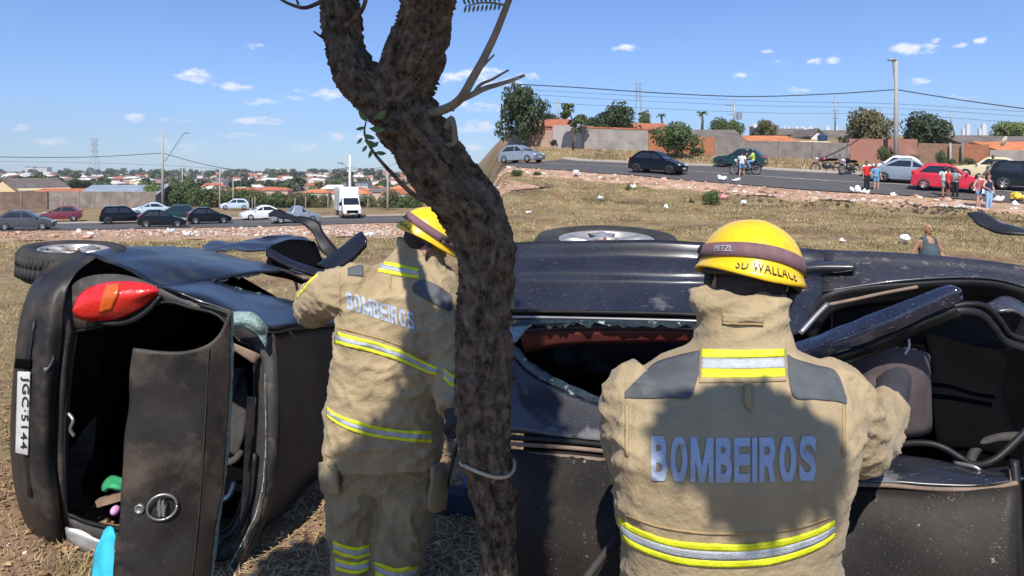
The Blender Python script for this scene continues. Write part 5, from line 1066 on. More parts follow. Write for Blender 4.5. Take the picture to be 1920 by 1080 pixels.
def pole(px, ybase, ytop, Y, r, label, m=M_conc, name='utility_pole', arm=None, cross=None, cat='pole'):
    b = W(px, ybase, Y); h = W(px, ytop, Y).z - b.z; t = thing(name, label, cat, b)
    MB().tube([(0, 0, -.5), (0, 0, h * .5), (0, 0, h)], [r, r * .85, r * .6], 10).build('post', m, t, True)
    if arm:
        (x0, y0), (x1, y1) = arm; P = [W(x0, y0, Y) - b, W(lerp(x0, x1, .6), lerp(y0, y1, .68), Y) - b, W(x1 - (x1 - x0) * .1, y1, Y) - b, W(x1, y1, Y) - b]
        MB().tube(smooth_path(P, 4), r * .3, 6).build('lamp_arm', M_metal, t, True); e = P[-1]; MB().ell(e, (r * 2.2, r * 1.1, r * .6), 10, 6).build('lamp_head', M_metal, t, True)
    if cross:
        for z, w in cross: MB().box(-w, w, -.06, .06, h - z, h - z + .12).build('crossarm', m, t)
    return t
pole(305, 391, 245, 100, .19, 'tall concrete street lamp pole with long lamp arm by left road', arm=((309, 303), (350, 249)), name='street_lamp', cat='street lamp')
pole(342, 386, 305, 150, .16, 'thin dark pole right of the tall left street lamp', M_metal)
pole(412, 391, 322, 104, .12, 'grey pole rising from the hedge above the black hatchbacks', M_conc)
pole(437, 390, 336, 110, .1, 'short grey pole right of the hedge pole', M_conc)
pole(656, 400, 291, 118, .26, 'white pole directly behind the white box truck', mat('white_pole_paint', (.7,.7,.68), .7), arm=((654, 318), (638, 305)))
pole(727, 404, 295, 98, .17, 'grey concrete pole right of the box truck with side arm', arm=((730, 312), (748, 304)))
for i, px in enumerate((473, 478, 553, 573, 615, 627, 690)):
    pole(px, 395, 371 - (i % 2) * 2, 104, .07, 'short pale fence post among bushes %s' % ('left of the white sedan', 'beside the leftmost short post', 'above the silver pickup', 'right of the pickup post', 'left of the box truck', 'touching the box truck side', 'right of the box truck')[i], M_conc, 'fence_post', cat='fence post')
def wire(pts, r, label, Yv=None):
    P = smooth_path([W(*p) for p in pts], 12); o = MB().tube(P, r, 5).build('power_line', M_wire); tag(o, label, 'wire')
wire([(-60,293,92),(60,295,95),(180,294,98),(305,287,100)], .05, 'thick cable running from the left street lamp to the left edge')
wire([(305,287,100),(370,305,101),(440,318,103),(560,326,108),(656,314,118)], .045, 'thick cable from the left street lamp sagging towards the white pole')
wire([(656,314,118),(690,317,108),(727,312,98)], .03, 'cable between the white pole and the grey pole'); wire([(-60,302,110),(150,305,112),(305,310,112),(440,318,114)], .02, 'thin lower wire passing the pylon on the left'); wire([(656,318,118),(700,318,105),(727,316,98)], .02, 'thin lower wire between the white pole and grey pole')
def pylon(px, ybase, ytop, Y, hwb, label):
    b = W(px, ybase, Y); h = W(px, ytop, Y).z - b.z; w = hwb / F * Y; r = .3 / F * Y; q = MB()
    def half(z): return lerp(w, w * .38, min(1, z / (h * .62)))
    lv = [h * k for k in (0, .16, .3, .42, .53, .62, .72, .82, .92, 1)]
    for sx_, sy_ in ((1,1),(1,-1),(-1,1),(-1,-1)): q.tube([(sx_*half(z), sy_*half(z), z) for z in lv], r, 4)
    for z0, z1 in zip(lv, lv[1:]):
        a, c = half(z0), half(z1)
        for s in (-1, 1):
            q.tube([(-a, s*a, z0), (c, s*c, z1)], r*.6, 3); q.tube([(a, s*a, z0), (-c, s*c, z1)], r*.6, 3); q.tube([(s*a, -a, z0), (s*c, c, z1)], r*.6, 3)
    t = thing('pylon', label, 'pylon', b); q.build('lattice', M_metal, t); q = MB()
    for z in (.66, .82, .97):
        q.tube([(-w*1.15, 0, h*z), (0, 0, h*z + h*.02), (w*1.15, 0, h*z)], r, 4); q.tube([(-w*1.15, 0, h*z), (0, 0, h*z - h*.04), (w*1.15, 0, h*z)], r*.7, 4)
    q.build('crossarm', M_metal, t)
pylon(177, 330, 259, 520, 7.5, 'lattice power pylon above the valley town on the left')
HED = [(25,358,330,24,150,0),(72,360,326,26,150,1),(100,360,330,22,148,0),(137,362,336,16,150,0),(60,362,348,22,132,2),(268,388,339,18,118,2),(285,390,345,17,114,2),(322,390,346,28,118,1),(350,392,338,30,128,1),(378,392,352,26,115,1),(405,392,350,28,117,3),(435,392,354,28,116,1),(462,392,355,26,115,1),(490,392,358,26,116,3),(520,394,360,28,115,1),(550,394,362,24,116,3),(580,394,362,22,120,1),(605,394,364,20,118,3),(690,398,366,22,120,3),(735,398,356,30,118,3),(760,398,368,24,116,1),(775,398,362,20,122,3),(240,360,350,14,160,1),(160,352,338,14,180,0)]
HL = ['dark tree beside the cream gabled house','tall bushy tree right of the cream gabled house','dark tree at the right of the bushy pair above the brown wall','small dark tree left of the blue tin roof','bright bush just above the brown wall','bright green tree at the right gable of the shed','bright green tree touching the left street lamp','bushy hedge tree right of the left street lamp','taller hedge tree behind the thin dark pole','hedge tree above the green minivan','dry hedge tree left of the grey hedge pole','hedge tree between the two short grey poles','hedge tree right of the short grey pole','dry bush above the white sedan','hedge bush right of the white sedan','dry hedge bush above the silver pickup','low green bush right of the pickup','dry bush left of the box truck','dry bush right of the box truck','spreading dry tree behind the grey concrete pole','green bush at the foot of the leaning trunk','dry bush seen under the leaning trunk','small tree poking above the tin roof','dark tree above the low red lean-to']
for i, (px, yb, yt, hw, Y, g) in enumerate(HED): tree('tree', px, yb + 2, yt, hw, Y, i, g, HL[i], 'trees beyond the left road', low=.02)
# the valley town
def house_mesh(i):
    r = random.Random(i); w, d, h = r.uniform(4, 6.5), r.uniform(3.5, 5), r.uniform(2.8, 3.6); k = r.uniform(1, 1.9); q = MB(); q.box(-w, w, -d, d, -2, h)
    n = len(q.v); q.v += [(-w-.4,-d-.4,h-.1),(w+.4,-d-.4,h-.1),(w+.4,d+.4,h-.1),(-w-.4,d+.4,h-.1),(-w*.6,0,h+k),(w*.6,0,h+k)]; q.f += [(n,n+1,n+5,n+4),(n+2,n+3,n+4,n+5),(n+1,n+2,n+5),(n+3,n,n+4),(n+3,n+2,n+1,n)]
    me = bpy.data.meshes.new('house'); me.from_pydata(q.v, [], q.f); me.materials.append(M_ww); me.materials.append(M_rt)
    for j, p in enumerate(me.polygons): p.material_index = 1 if j >= 6 else 0
    return me
HM = [house_mesh(i) for i in range(6)]
TOWN = {'red': M_rt, 'orange': M_rt2, 'grey': M_rg, 'white': M_ww}
for i in range(290):
    px = rnd.uniform(-40, 800) if i % 9 else rnd.uniform(890, 965); Y = 170 * (1700 / 170) ** (rnd.random() ** .65)
    if px < 420 and Y < 260: Y = rnd.uniform(300, 1000)
    X = (px - 960) / F * Y; c = rnd.choice(('red', 'red', 'orange', 'grey', 'white', 'white') if px > 430 else ('grey', 'white', 'white', 'white', 'red'))
    o = new_obj('house', HM[i % 6]); o.location = (X, Y, interp(Y, FL) - .2); o.rotation_euler.z = rnd.choice((0, .15, 1.57, 1.7, .4)); s = rnd.uniform(.8, 1.2) * (.9 if Y < 600 else 1.25); o.scale = (s, s, s * (.95 if Y < 600 else 1.1))
    o.material_slots[0].link = 'OBJECT'; o.material_slots[0].material = rnd.choice((M_ww, M_ww, M_pw, M_gw, M_yw)); o.material_slots[1].link = 'OBJECT'; o.material_slots[1].material = TOWN[c]
    tag(o, 'small %s roofed house in the distant valley town' % c, 'house', 'valley town houses with %s roofs' % c)
for i in range(300):
    px = rnd.uniform(-40, 800) if i % 7 else rnd.uniform(885, 965); Y = 300 * (2000 / 300) ** rnd.random() if i < 230 else rnd.uniform(1500, 2600); X = (px - 960) / F * Y; z = interp(Y, FL); hw = rnd.uniform(3.5, 7.5) * (1 if Y < 700 else 1.7)
    t = thing('tree', 'small dark green tree among the valley town roofs', 'tree', (X, Y, z - .5), rnd.uniform(0, 6), 'valley town trees'); c = new_obj('crown', CR_S[i % 3], t); h = hw * rnd.uniform(.9, 1.4); c.scale = (hw, hw, h); setm(c, M_g[rnd.choice((0, 0, 1, 1, 3))])
def block(px0, px1, ytop, ybase, Y, m, label, group=None, floors=4, name='apartment_block'):
    a, b = W(px0, ybase, Y), W(px1, ybase, Y); h = W(px0, ytop, Y).z - a.z; w = (b.x - a.x) / 2; c = (a + b) / 2; t = thing(name, label, 'building', c, 0, group)
    MB().box(-w, w, 0, w * .8 + 6, -6, h).build('wall', m, t); MB().box(-w * 1.01, w * 1.01, -.5, w * .8 + 6.5, h + .02, h + h * .05).build('roof', M_rg, t)
    n = max(3, int((px1 - px0) / 3))
    for i in range(n):
        for k in range(floors):
            x = -w + 2 * w * (i + .5) / n; z = h * (k + .35) / floors; s = w / n * .5
            MB().box(x - s, x + s, -.25, -.05, z, z + h / floors * .45).build('window', M_dkw, t)
M_dkw = mat('dark_window', (.08,.085,.095), .3)
block(47, 62, 313, 325, 1900, M_ww, 'left of the two white apartment blocks on the far left skyline'); block(64, 88, 314, 325, 1900, M_ww, 'right, wider of the two white apartment blocks on the far left skyline')
block(445, 459, 317, 331, 1500, M_ww, 'single white tower on the skyline above the black hatchback', floors=5)
for i in range(9): block(172 + i * 29, 196 + i * 29, 335 + (i % 2), 345, 620, M_pw if i % 3 else M_ww, 'long low pale apartment block in the middle of the valley town', 'pale apartment rows', 3)
block(390, 418, 339, 352, 420, M_ww, 'white flat building right of the pale apartment rows', floors=2); block(510, 545, 341, 347, 500, M_ww, 'long white warehouse in the town above the white sedan', floors=1); block(640, 690, 342, 352, 380, mat('pale_blue_wall', (.45,.5,.55), .8), 'pale blue warehouse behind the white pole', floors=1)
# ------------------------------------------------------------------ right background: walled yards
M_plas = mat('grey_plaster', (.3,.27,.245), .95, var=.15, scale=.6, stain=((.17,.15,.135), .5, .5, .25)); M_lil2 = mat('pale_lilac_plaster', (.4,.35,.34), .95, var=.12, scale=.5); M_tan = mat('tan_plaster', (.36,.25,.18), .95, var=.2, scale=.7); M_dkb = mat('dark_block_wall', (.2,.175,.16), .95, var=.25, scale=.8, stain=((.12,.105,.1), .9, .5, .2)); M_terr = mat('terracotta_paint', (.33,.155,.115), .9, var=.15, scale=.5, stain=((.42,.28,.24), .35, .62, .15))
def brick_mat(name, c):
    m = mat(name, c, .95, var=.2); nt = m.node_tree; b = nt.nodes['Principled BSDF']; t = nt.nodes.new('ShaderNodeTexBrick'); t.inputs['Scale'].default_value = 2.2; t.inputs['Color1'].default_value = (*c, 1); t.inputs['Color2'].default_value = (c[0]*.7, c[1]*.7, c[2]*.7, 1); t.inputs['Mortar'].default_value = (c[0]*.75, c[1], c[2]*1.1, 1); t.inputs['Mortar Size'].default_value = .02
    co = nt.nodes.new('ShaderNodeTexCoord'); mp_ = nt.nodes.new('ShaderNodeMapping'); mp_.inputs['Rotation'].default_value = (math.pi/2, 0, 0); nt.links.new(co.outputs['Object'], mp_.inputs[0]); nt.links.new(mp_.outputs[0], t.inputs['Vector']); nt.links.new(t.outputs[0], b.inputs['Base Color']); return m
M_brk = brick_mat('bare_orange_brick', (.42,.16,.08)); M_brk2 = brick_mat('weathered_brick', (.3,.17,.11))
def wy(px): return interp(px, [(930,78),(965,76),(1100,71),(1320,67),(1600,62),(1900,55),(1960,54)])
SEG = [(952,986,238,238,M_plas,'grey plaster wall piece at the left end beside the dark tree',None),(986,1036,243,243,M_tan,'tan plaster wall with bare brick top left of the thin tree',M_brk),(1036,1091,235,234,M_lil2,'pale lilac plaster wall behind the thin tree',None),(1091,1216,240,244,M_plas,'tall grey plaster wall above the black hatchback',M_rt),(1216,1342,250,258,M_brk,'bare orange brick wall behind the bushy tree',None),(1342,1591,262,268,M_dkb,'long dark block wall above the motorcycles',None),(1592,1721,260,261,M_terr,'terracotta painted wall behind the tall pole',None),(1722,1804,268,270,M_brk2,'weathered brick wall right of the terracotta wall',None),(1806,1855,270,271,M_brk,'bare orange brick wall piece before the last grey wall',None),(1856,1990,281,283,M_plas,'plain grey plaster wall at the right edge',None)]
for a, b, y0, y1, m, lb, cap in SEG: wall('wall', (a, wy(a)), (b - .8, wy(b)), y0, y1, m, lb, 2.6 if m is M_dkb else None, cap=cap)
for px in (1804.6, 1782): pole(px, 312 if px > 1800 else 311, 268, wy(px) - .25, .12, 'dark post standing at the joint of the two brick walls' if px > 1800 else 'pale post on the weathered brick wall', M_dkb if px > 1800 else M_conc, 'wall_pier', cat='post')
HR = [(990,1066,262,234,219,84,M_tan,M_rt,'red tiled house behind the tan wall right of the dark tree','x'),(1196,1252,262,240,227,80,M_tan,M_rt,'small red hipped roof house between the round tree and bushy tree','x'),(1296,1392,290,262,239,72,M_brk,M_rg,'brick shed with grey sloping sheet roof behind the bushy tree','x'),(1398,1492,285,264,251,74,M_gw,M_rt2,'low orange tiled roof behind the dark block wall','x'),(1440,1520,270,250,238,95,M_gw,M_rg,'grey roofed house left of the white gable','x'),(1521,1544,278,252,240,88,M_ww,M_rg,'narrow white gabled house among the grey roofs','y'),(1546,1606,275,258,241,92,M_gw,M_rg,'grey roofed house left of the round tree by the pole','x'),(1498,1570,280,270,261,72,M_ww,M_yw,'flat pale roofed shed with blue water tank','x'),(1638,1665,275,258,250,74,M_ww,M_gw,'tiny white outhouse roof above the terracotta wall','x'),(1756,1806,285,266,249,74,M_gw,M_rg,'dark grey roof right of the second round tree','x'),(1808,1874,285,268,250,70,M_ww,M_rg,'grey roofed white house above the orange brick wall','x'),(1878,1990,300,281,262,62,M_ww,M_rt2,'bright orange tiled house above the last grey wall','x'),(1868,1990,275,262,252,75,M_gw,M_rg,'brown grey roof behind the bright orange tiles','x'),(1076,1112,258,240,232,86,M_ww,M_rg,'small pale house top between thin tree and round tree','x')]
for px0, px1, yb, ye, yr, Y, mw, mr, lb, ax in HR: gable_house(px0, px1, yb, ye, yr, Y, 7, mw, mr, lb, ax)
q = MB().lathe([(.01,0),(.75,0),(.8,.5),(.85,1.0),(.6,1.2),(.01,1.25)], 18); o = q.build('water_tank', mat('blue_tank', (.02,.05,.12), .5)); o.location = W(1542, 264.5, 72.5); o.scale = (.6, .6, .55); tag(o, 'dark blue water tank on the pale flat roof', 'water tank')
q = MB().lathe([(.02,.0),(.5,.08),(.9,.3),(.88,.33),(.5,.12),(.02,.05)], 20, axis='y'); o = q.build('satellite_dish', mat('cream_dish', (.6,.52,.42), .6)); o.location = W(1886, 266, 61); o.rotation_euler = (0.4, 0, .6); o.scale = (.55, .55, .55); tag(o, 'cream satellite dish on the orange tiled house', 'satellite dish')
TR = [(982,268,160,46,74,0,0,.08,'big dark tree at the left end of the walls'),(1157,268,194,46,78,1,0,.05,'round dark tree above the tall grey wall'),(1270,292,230,46,64.5,2,1,.05,'bushy tree in front of the bare brick wall'),(1632,282,204,42,72,0,3,.05,'olive round tree left of the tall pole'),(1733,282,211,44,72,1,0,.05,'dark round tree right of the tall pole'),(1890,268,228,34,82,2,2,.05,'bright green tree at the right edge of the yards'),(1350,262,221,26,84,1,1,0,'green tree behind the grey shed roof'),(1375,262,226,20,86,2,1,0,'smaller green tree beside the transformer pole'),(1438,258,225,20,92,0,3,0,'olive tree left of the grey roofs'),(1210,250,208,12,100,1,1,0,'small tree right of the round dark tree'),(1110,250,220,18,100,2,0,0,'low dark tree between thin tree and round tree'),(1030,246,212,22,100,0,0,0,'low dark tree behind the red tiled house')]
for px, yb, yt, hw, Y, v_, g, low, lb in TR: tree('tree', px, yb, yt, hw, Y, v_, g, lb, None, low=low)
# thin tree with two leaf tufts on the verge
t = thing('tree', 'thin young tree with two leaf tufts before the lilac wall', 'tree', W(1075, 277, 70)); q = MB()
def L_(px, py, dy=0): return W(px, py, 70 + dy) - W(1075, 277, 70)
q.tube([L_(1075,279), L_(1074,255), L_(1077,238), L_(1072,222), L_(1067,205)], [.16,.13,.11,.08,.05], 8); q.tube([L_(1077,238), L_(1085,225), L_(1090,214)], [.08,.06,.04], 6); q.build('trunk', M_trunk, t, True)
for px, py, hw, hh in ((1065,205,17,18),(1084,226,20,18),(1058,214,14,14),(1081,245,9,8)):
    c = new_obj('crown', CR_S[int(px) % 3], t); c.location = L_(px, py + hh * .6); s = 70 / F; c.scale = (hw * s, hw * s, hh * s * 1.25); setm(c, M_g[1])
def palm(px, yb, yt, Y, label):
    b = W(px, yb, Y); h = W(px, yt, Y).z - b.z; t = thing('palm_tree', label, 'palm', b); MB().tube([(0,0,0),(.1,0,h*.5),(0,0,h*.8)], [.2,.16,.12], 8).build('trunk', M_trunk, t, True); r_ = random.Random(px)
    for i in range(16):
        a = r_.uniform(0, 6.3); e = r_.uniform(.1, 1.2); ln = h * .32; v = []; f = []
        for k in range(7):
            s = k / 6; x = ln * s * math.cos(e * .7); z = h * .8 + ln * s * math.sin(e) - ln * .75 * s * s; w = ln * .13 * math.sin(math.pi * min(1, s + .12))
            d = Vector((math.cos(a), math.sin(a), 0)); n = Vector((-math.sin(a), math.cos(a), 0)); c = d * x + Vector((0, 0, z)); v += [c - n * w - Vector((0, 0, w * .6)), c, c + n * w - Vector((0, 0, w * .6))]
        for k in range(6): f += [(3*k,3*k+1,3*k+4,3*k+3),(3*k+1,3*k+2,3*k+5,3*k+4)]
        mesh('frond', v, f, M_g[1], t, True)
palm(1240, 250, 208, 95, 'palm tree right of the round dark tree'); palm(1316, 252, 202, 90, 'palm tree behind the bushy tree'); palm(1204, 248, 204, 105, 'palm tree touching the round dark tree'); palm(1574, 280, 252, 70, 'yellow green banana-like palm above the dark block wall')
for px, yb, yt, hw, g, lb in ((1658,304,275,15,1,'green bush left of the tall pole foot'),(1690,304,290,10,1,'low bush right of the tall pole foot'),(1712,306,290,10,1,'bush at the right end of the terracotta wall'),(1766,311,282,10,1,'upright bush before the weathered brick wall'),(1786,312,298,9,1,'low bush right of the upright wall bush'),(1818,313,296,12,3,'dry bush before the orange brick piece'),(1852,313,296,10,1,'bush at the start of the last grey wall'),(1308,289,277,14,1,'low bush at the foot of the brick shed'),(1038,273,262,7,0,'small dark bush at the lilac wall foot'),(968,330,318,12,1,'weedy bush on the dirt under the silver hatchback'),(1008,331,322,9,1,'low weed right of the verge bush')):
    Y = wy(px) - 1.2 if yb < 316 else yat(px, yb); tree('shrub', px, yb + 1, yt, hw, Y, int(px), g, lb, None, small=False, trunk=False)
s_ = gp(1334, 385); tree('shrub', 1334, 386, 357, 17, s_.y, 1, 1, 'round green shrub alone in the dry grass', None, trunk=False); s_ = gp(1296, 382); tree('shrub', 1297, 384, 373, 8, s_.y, 2, 1, 'small weed left of the round green shrub', None, small=True, trunk=False)
s_ = gp(1175, 358); tree('shrub', 1177, 360, 346, 7, s_.y, 2, 1, 'low weed beside the white bag on burnt grass', None, small=True, trunk=False)
pole(1680, 306, 110, 58.5, .2, 'tall concrete pole in front of the terracotta wall with lamp arm', arm=((1679, 168), (1673, 112)), name='street_lamp', cat='street lamp')
pole(1566, 250, 180, 110, .14, 'dark utility pole above the grey roofs', M_metal, cross=((1.2,.5),(2.4,.5),(3.6,.5))); pole(1377, 250, 190, 90, .15, 'dark utility pole with transformer above the shed', M_metal, arm=((1376, 200), (1365, 197)), cross=((1.8,.9),)); pole(1783, 250, 207, 120, .13, 'thin far pole right of the dark round tree', M_metal); pole(1787, 250, 228, 130, .1, 'shorter far pole beside the thin one', M_metal); pole(1047, 245, 185, 120, .16, 'thin far pole left of the thin young tree', M_metal, cross=((.8,.8),))
q = MB().lathe([(.01,0),(.35,0),(.35,.9),(.01,.95)], 14); o = q.build('transformer', M_metal); o.location = W(1386, 224, 90); tag(o, 'grey transformer drum right of the utility pole', 'transformer')
pylon(1197, 232, 155, 420, 8, 'lattice power pylon above the right street')
wire([(955,157,60),(1080,164,60),(1230,174,59),(1400,181,59),(1560,176,58.5),(1680,168,58.5)], .045, 'thick black cable crossing the sky to the tall pole')
wire([(1680,168,58.5),(1760,181,57),(1840,193,56),(1990,213,54)], .045, 'thick black cable from the tall pole to the right edge')
for k, dy in enumerate((0, 9, 22)): wire([(955,166 + dy,95),(1200,180 + dy,92),(1450,190 + dy,90),(1680,195 + dy * .9,88),(1990,214 + dy,86)], .022, ('upper','middle','lower')[k] + ' thin grey wire behind the thick cable')
M_tower = mat('pale_tower_wall', (.62,.62,.62), .9, var=.1)  # plain pale grey wall colour
for i in range(34):
    px = rnd.uniform(1400, 1610) if i % 3 else rnd.uniform(1740, 1880); Y = 1700; w = rnd.uniform(1.5, 4); yt = rnd.uniform(233, 242); a = W(px, 246, Y); h = W(px, yt, Y).z - a.z; o = MB().box(-w * 1.3, w * 1.3, 0, 6, -20, h).box(-w * .5, w * .5, 1, 4, h + .01, h + 3).build('tower', M_tower); o.location = a; tag(o, 'tiny pale tower on the right far skyline', 'building', 'towers on the right skyline')

# ------------------------------------------------------------------ vehicles
M_win = mat('car_window_glass', (.012,.015,.018), .06, var=.1, spec=.8, coat=.3); M_tyre = mat('road_tyre', (.02,.02,.02), .8); M_rim = mat('road_rim', (.45,.45,.46), .35, .6); M_rimd = mat('dark_rim', (.06,.06,.062), .4, .5); M_hl = mat('headlight_glass', (.7,.72,.72), .15, var=.1, coat=.5); M_tl = mat('tail_light_red', (.45,.01,.01), .2, coat=.5); M_pl = mat('pale_plate', (.6,.6,.58), .5)
def paint(n, c): return mat('paint_' + n, c, .3 if max(c) > .1 else .16, var=.08, coat=.5 if max(c) > .1 else 0, spec=.5 if max(c) > .1 else .3, scale=2)
ST = {  # length, width, height, belt, rear base, roof rear, roof front, cowl, bonnet edge height, clearance (x from rear 0 to front 1)
 'hatch': (3.85,1.68,1.48,.93,.02,.19,.5,.73,.72,.2), 'sedan': (4.35,1.72,1.45,.94,.1,.32,.52,.75,.74,.2), 'suv': (4.2,1.78,1.62,1.0,.02,.1,.54,.72,.86,.24), 'van': (3.9,1.65,1.45,.9,.02,.16,.54,.75,.72,.2), 'pickup': (4.7,1.75,1.6,1.0,.4,.47,.62,.76,.86,.25), 'old': (3.75,1.58,1.4,.88,.04,.2,.52,.68,.76,.2)}
def car(px, py, head, style, pm, label, rim=M_rim, Y=None, z=None, group='cars on the road', lift=.1):
    Y = Y or yat(px, py); X = (px - 960) / F * Y; g = ter(X, Y) + lift
    L, Wd, H, belt, rb, rr, rf, cw, bon, clr = ST[style]; t = thing('car', label, 'car', (X, Y, g), R(head), group)
    d = .8; ax, ay = math.cos(R(head)), math.sin(R(head)); t.rotation_euler = (0, -math.atan((ter(X + ax * 2, Y + ay * 2) - ter(X - ax * 2, Y - ay * 2)) / 4), R(head))
    x = lambda u: (u - .5) * L; hw = Wd / 2
    top = [(0,.42),(.0,.62),(.012,.8),(.03,belt - .03),(rb + .03 if style != 'pickup' else .03,belt)] + ([(.14,belt + .015)] if style == 'sedan' else []) + [(cw - .02,belt + .01),(cw + .06,belt - .015),(.93,bon),(.985,bon - .1),(1,.55),(.998,.38),(.985,.26)]
    slices = []
    for f_, kz, kx in ((-1,.86,.955),(-.975,.95,.98),(-.86,1,1),(0,1.012,1.006),(.86,1,1),(.975,.95,.98),(1,.86,.955)):
        slices.append([(x(.5 + (u - .5) * kx), f_ * hw, .5 + (z_ - .5) * kz) for u, z_ in top] + [(x(.965 * kx + .02), f_ * hw, clr), (x(.03), f_ * hw, clr), (x(.006), f_ * hw, .3)])
    b = MB().rings(slices).build('body', pm, t, True); recalc(b); md = b.modifiers.new('e', 'EDGE_SPLIT'); md.split_angle = R(38)
    b0, b1, wt_, wb_ = belt - .02, H, hw * .70, hw * .93
    rl = [(rb, b0, wb_), (rr, b1 - .05, wt_ * 1.02), ((rr + rf) / 2, b1, wt_), (rf, b1 - .04, wt_ * 1.01), (cw, b0, wb_)]
    rl = [tuple(p) for p in smooth_path(rl, 4)]
    def secs(k): return [[(x(u), -w_ * k, z_), (x(u), -w_ * .8 * k, z_ + .03 * max(0, (z_ - b0) / (b1 - b0))), (x(u), w_ * .8 * k, z_ + .03 * max(0, (z_ - b0) / (b1 - b0))), (x(u), w_ * k, z_)] for i, (u, z_, w_) in enumerate(rl)]
    s4 = secs(1); q = MB()
    for r0, r1 in zip(s4, s4[1:]): 
        n = len(q.v); q.v += r0 + r1; q.f += [(n,n+1,n+5,n+4),(n+1,n+2,n+6,n+5),(n+2,n+3,n+7,n+6)]
    for side in (0, 3): n = len(q.v); q.v += [r[side] for r in s4]; q.f.append(tuple(range(n, n + len(s4))))
    c = q.build('cabin', pm, t); bm = bmesh.new(); bm.from_mesh(c.data); bmesh.ops.remove_doubles(bm, verts=bm.verts, dist=.001); bmesh.ops.recalc_face_normals(bm, faces=bm.faces); bm.to_mesh(c.data); bm.free(); bevel(c, .03, 2, 30)
    # glass panes standing a little proud of the cabin
    def pane(name, pts): 
        o = mesh(name, pts, [tuple(range(len(pts)))], M_win, t); solid(o, .012, 0); return o
    def sp(u, k, s):   # point on the cabin side at length u and height fraction k
        zz = lerp(b0, b1 - .045, k); w_ = lerp(wb_, wt_ * 1.01, k) + .012; return (x(u), s * w_, zz)
    k0, k1 = .12, .86
    def lo(k): return lerp(rb, rr, k)
    def hi(k): return lerp(cw, rf, k)
    mid = lerp(rr, cw, .46); ins = .045
    for s in (-1, 1):
        pane('side_window', [sp(mid + .012, k0, s), sp(hi(k0) - ins, k0, s), sp(hi(k1) - ins * .7, k1, s), sp(mid + .012, k1, s)])
        if style != 'pickup': pane('side_window', [sp(lo(k0) + ins * 1.4, k0, s), sp(mid - .012, k0, s), sp(mid - .012, k1, s), sp(lo(k1) + ins * 1.3, k1, s)])
    def ep(u0, u1, k, s, fr):
        zz = lerp(b0, b1 - .045, k); w_ = lerp(wb_, wt_, k) * .86; return (x(lerp(u0, u1, k)) + (.02 if fr else -.02), s * w_, zz + .012)
    pane('windscreen', [ep(cw, rf, .12, -1, 1), ep(cw, rf, .12, 1, 1), ep(cw, rf, .9, 1, 1), ep(cw, rf, .9, -1, 1)]); pane('rear_window', [ep(rb, rr, .2, -1, 0), ep(rb, rr, .2, 1, 0), ep(rb, rr, .88, 1, 0), ep(rb, rr, .88, -1, 0)])
    wr = .30 if style not in ('suv', 'pickup') else .34
    for u in (.175, .81):
        for s in (-1, 1):
            a = MB().lathe([(wr + .05, 0), (.02, 0)], 22, axis='y').build('wheel_arch', M_void, t); a.location = (x(u), s * (hw * .985 + .004), wr); a.scale = (1, 1, 1)
            w = bpy.data.objects.new('wheel', None); COL.objects.link(w); w.parent = t; w.location = (x(u), s * (hw - .06), wr)
            mesh('tyre', WH[0].v, WH[0].f, M_tyre, w, True).scale = (wr, 1, wr); rm = mesh('rim', WH[1].v, WH[1].f, rim, w, True); rm.scale = (wr, s, wr)
    for s in (-1, 1):
        MB().ell((x(.955), s * hw * .72, bon - .1), (.14, .17, .075), 10, 6).build('headlight', M_hl, t, True)
        MB().ell((x(.018), s * hw * .84, .82 if style not in ('hatch',) else .95), (.06, .1, .12), 10, 6).build('tail_light', M_tl, t, True)
        MB().ell((x(cw - .03), s * (hw + .06), belt + .06), (.06, .09, .065), 8, 6).build('mirror', pm, t, True)
        MB().box(x(mid - .06), x(mid - .02), s * hw * .985 - .015, s * hw * .985 + .015, belt - .16, belt - .13).build('door_handle', pm, t)
    MB().box(x(1) - .02, x(1) + .012, -.24, .24, .36, .47).build('number_plate', M_pl, t); MB().box(x(0) - .014, x(0) + .02, -.24, .24, .5, .61).build('number_plate', M_pl, t)
    MB().box(x(.99), x(1) + .006, -.45, .45, .52, .6).build('grille', M_void, t)
    return t
WH = [MB().lathe([(.62,-.09),(.93,-.1),(1,-.07),(1,.07),(.93,.1),(.64,.09),(.62,.04)], 26, axis='y'), MB()]
WH[1].lathe([(.64,.07),(.6,.075),(.58,.05),(.3,.06),(.2,.075),(.01,.075)], 22, axis='y')
for i in range(5):
    a = 2 * math.pi * i / 5; WH[1].prism([(.15*math.cos(a-.5), .075, .15*math.sin(a-.5)), (.6*math.cos(a-.14), .075, .6*math.sin(a-.14)), (.6*math.cos(a+.14), .075, .6*math.sin(a+.14)), (.15*math.cos(a+.5), .075, .15*math.sin(a+.5))], (0, .015, 0))
P_blk = paint('black', (.004,.004,.005)); P_gry = paint('dark_grey', (.06,.063,.068)); P_mar = paint('maroon', (.13,.012,.02)); P_grn = paint('dark_green', (.012,.04,.045)); P_wht = paint('white', (.7,.7,.69)); P_sil = paint('silver_blue', (.19,.225,.27)); P_red = paint('red', (.5,.01,.025)); P_crm = paint('cream', (.6,.5,.3)); P_lb = paint('pale_blue', (.4,.48,.55)); P_dkg = paint('charcoal', (.007,.009,.011))
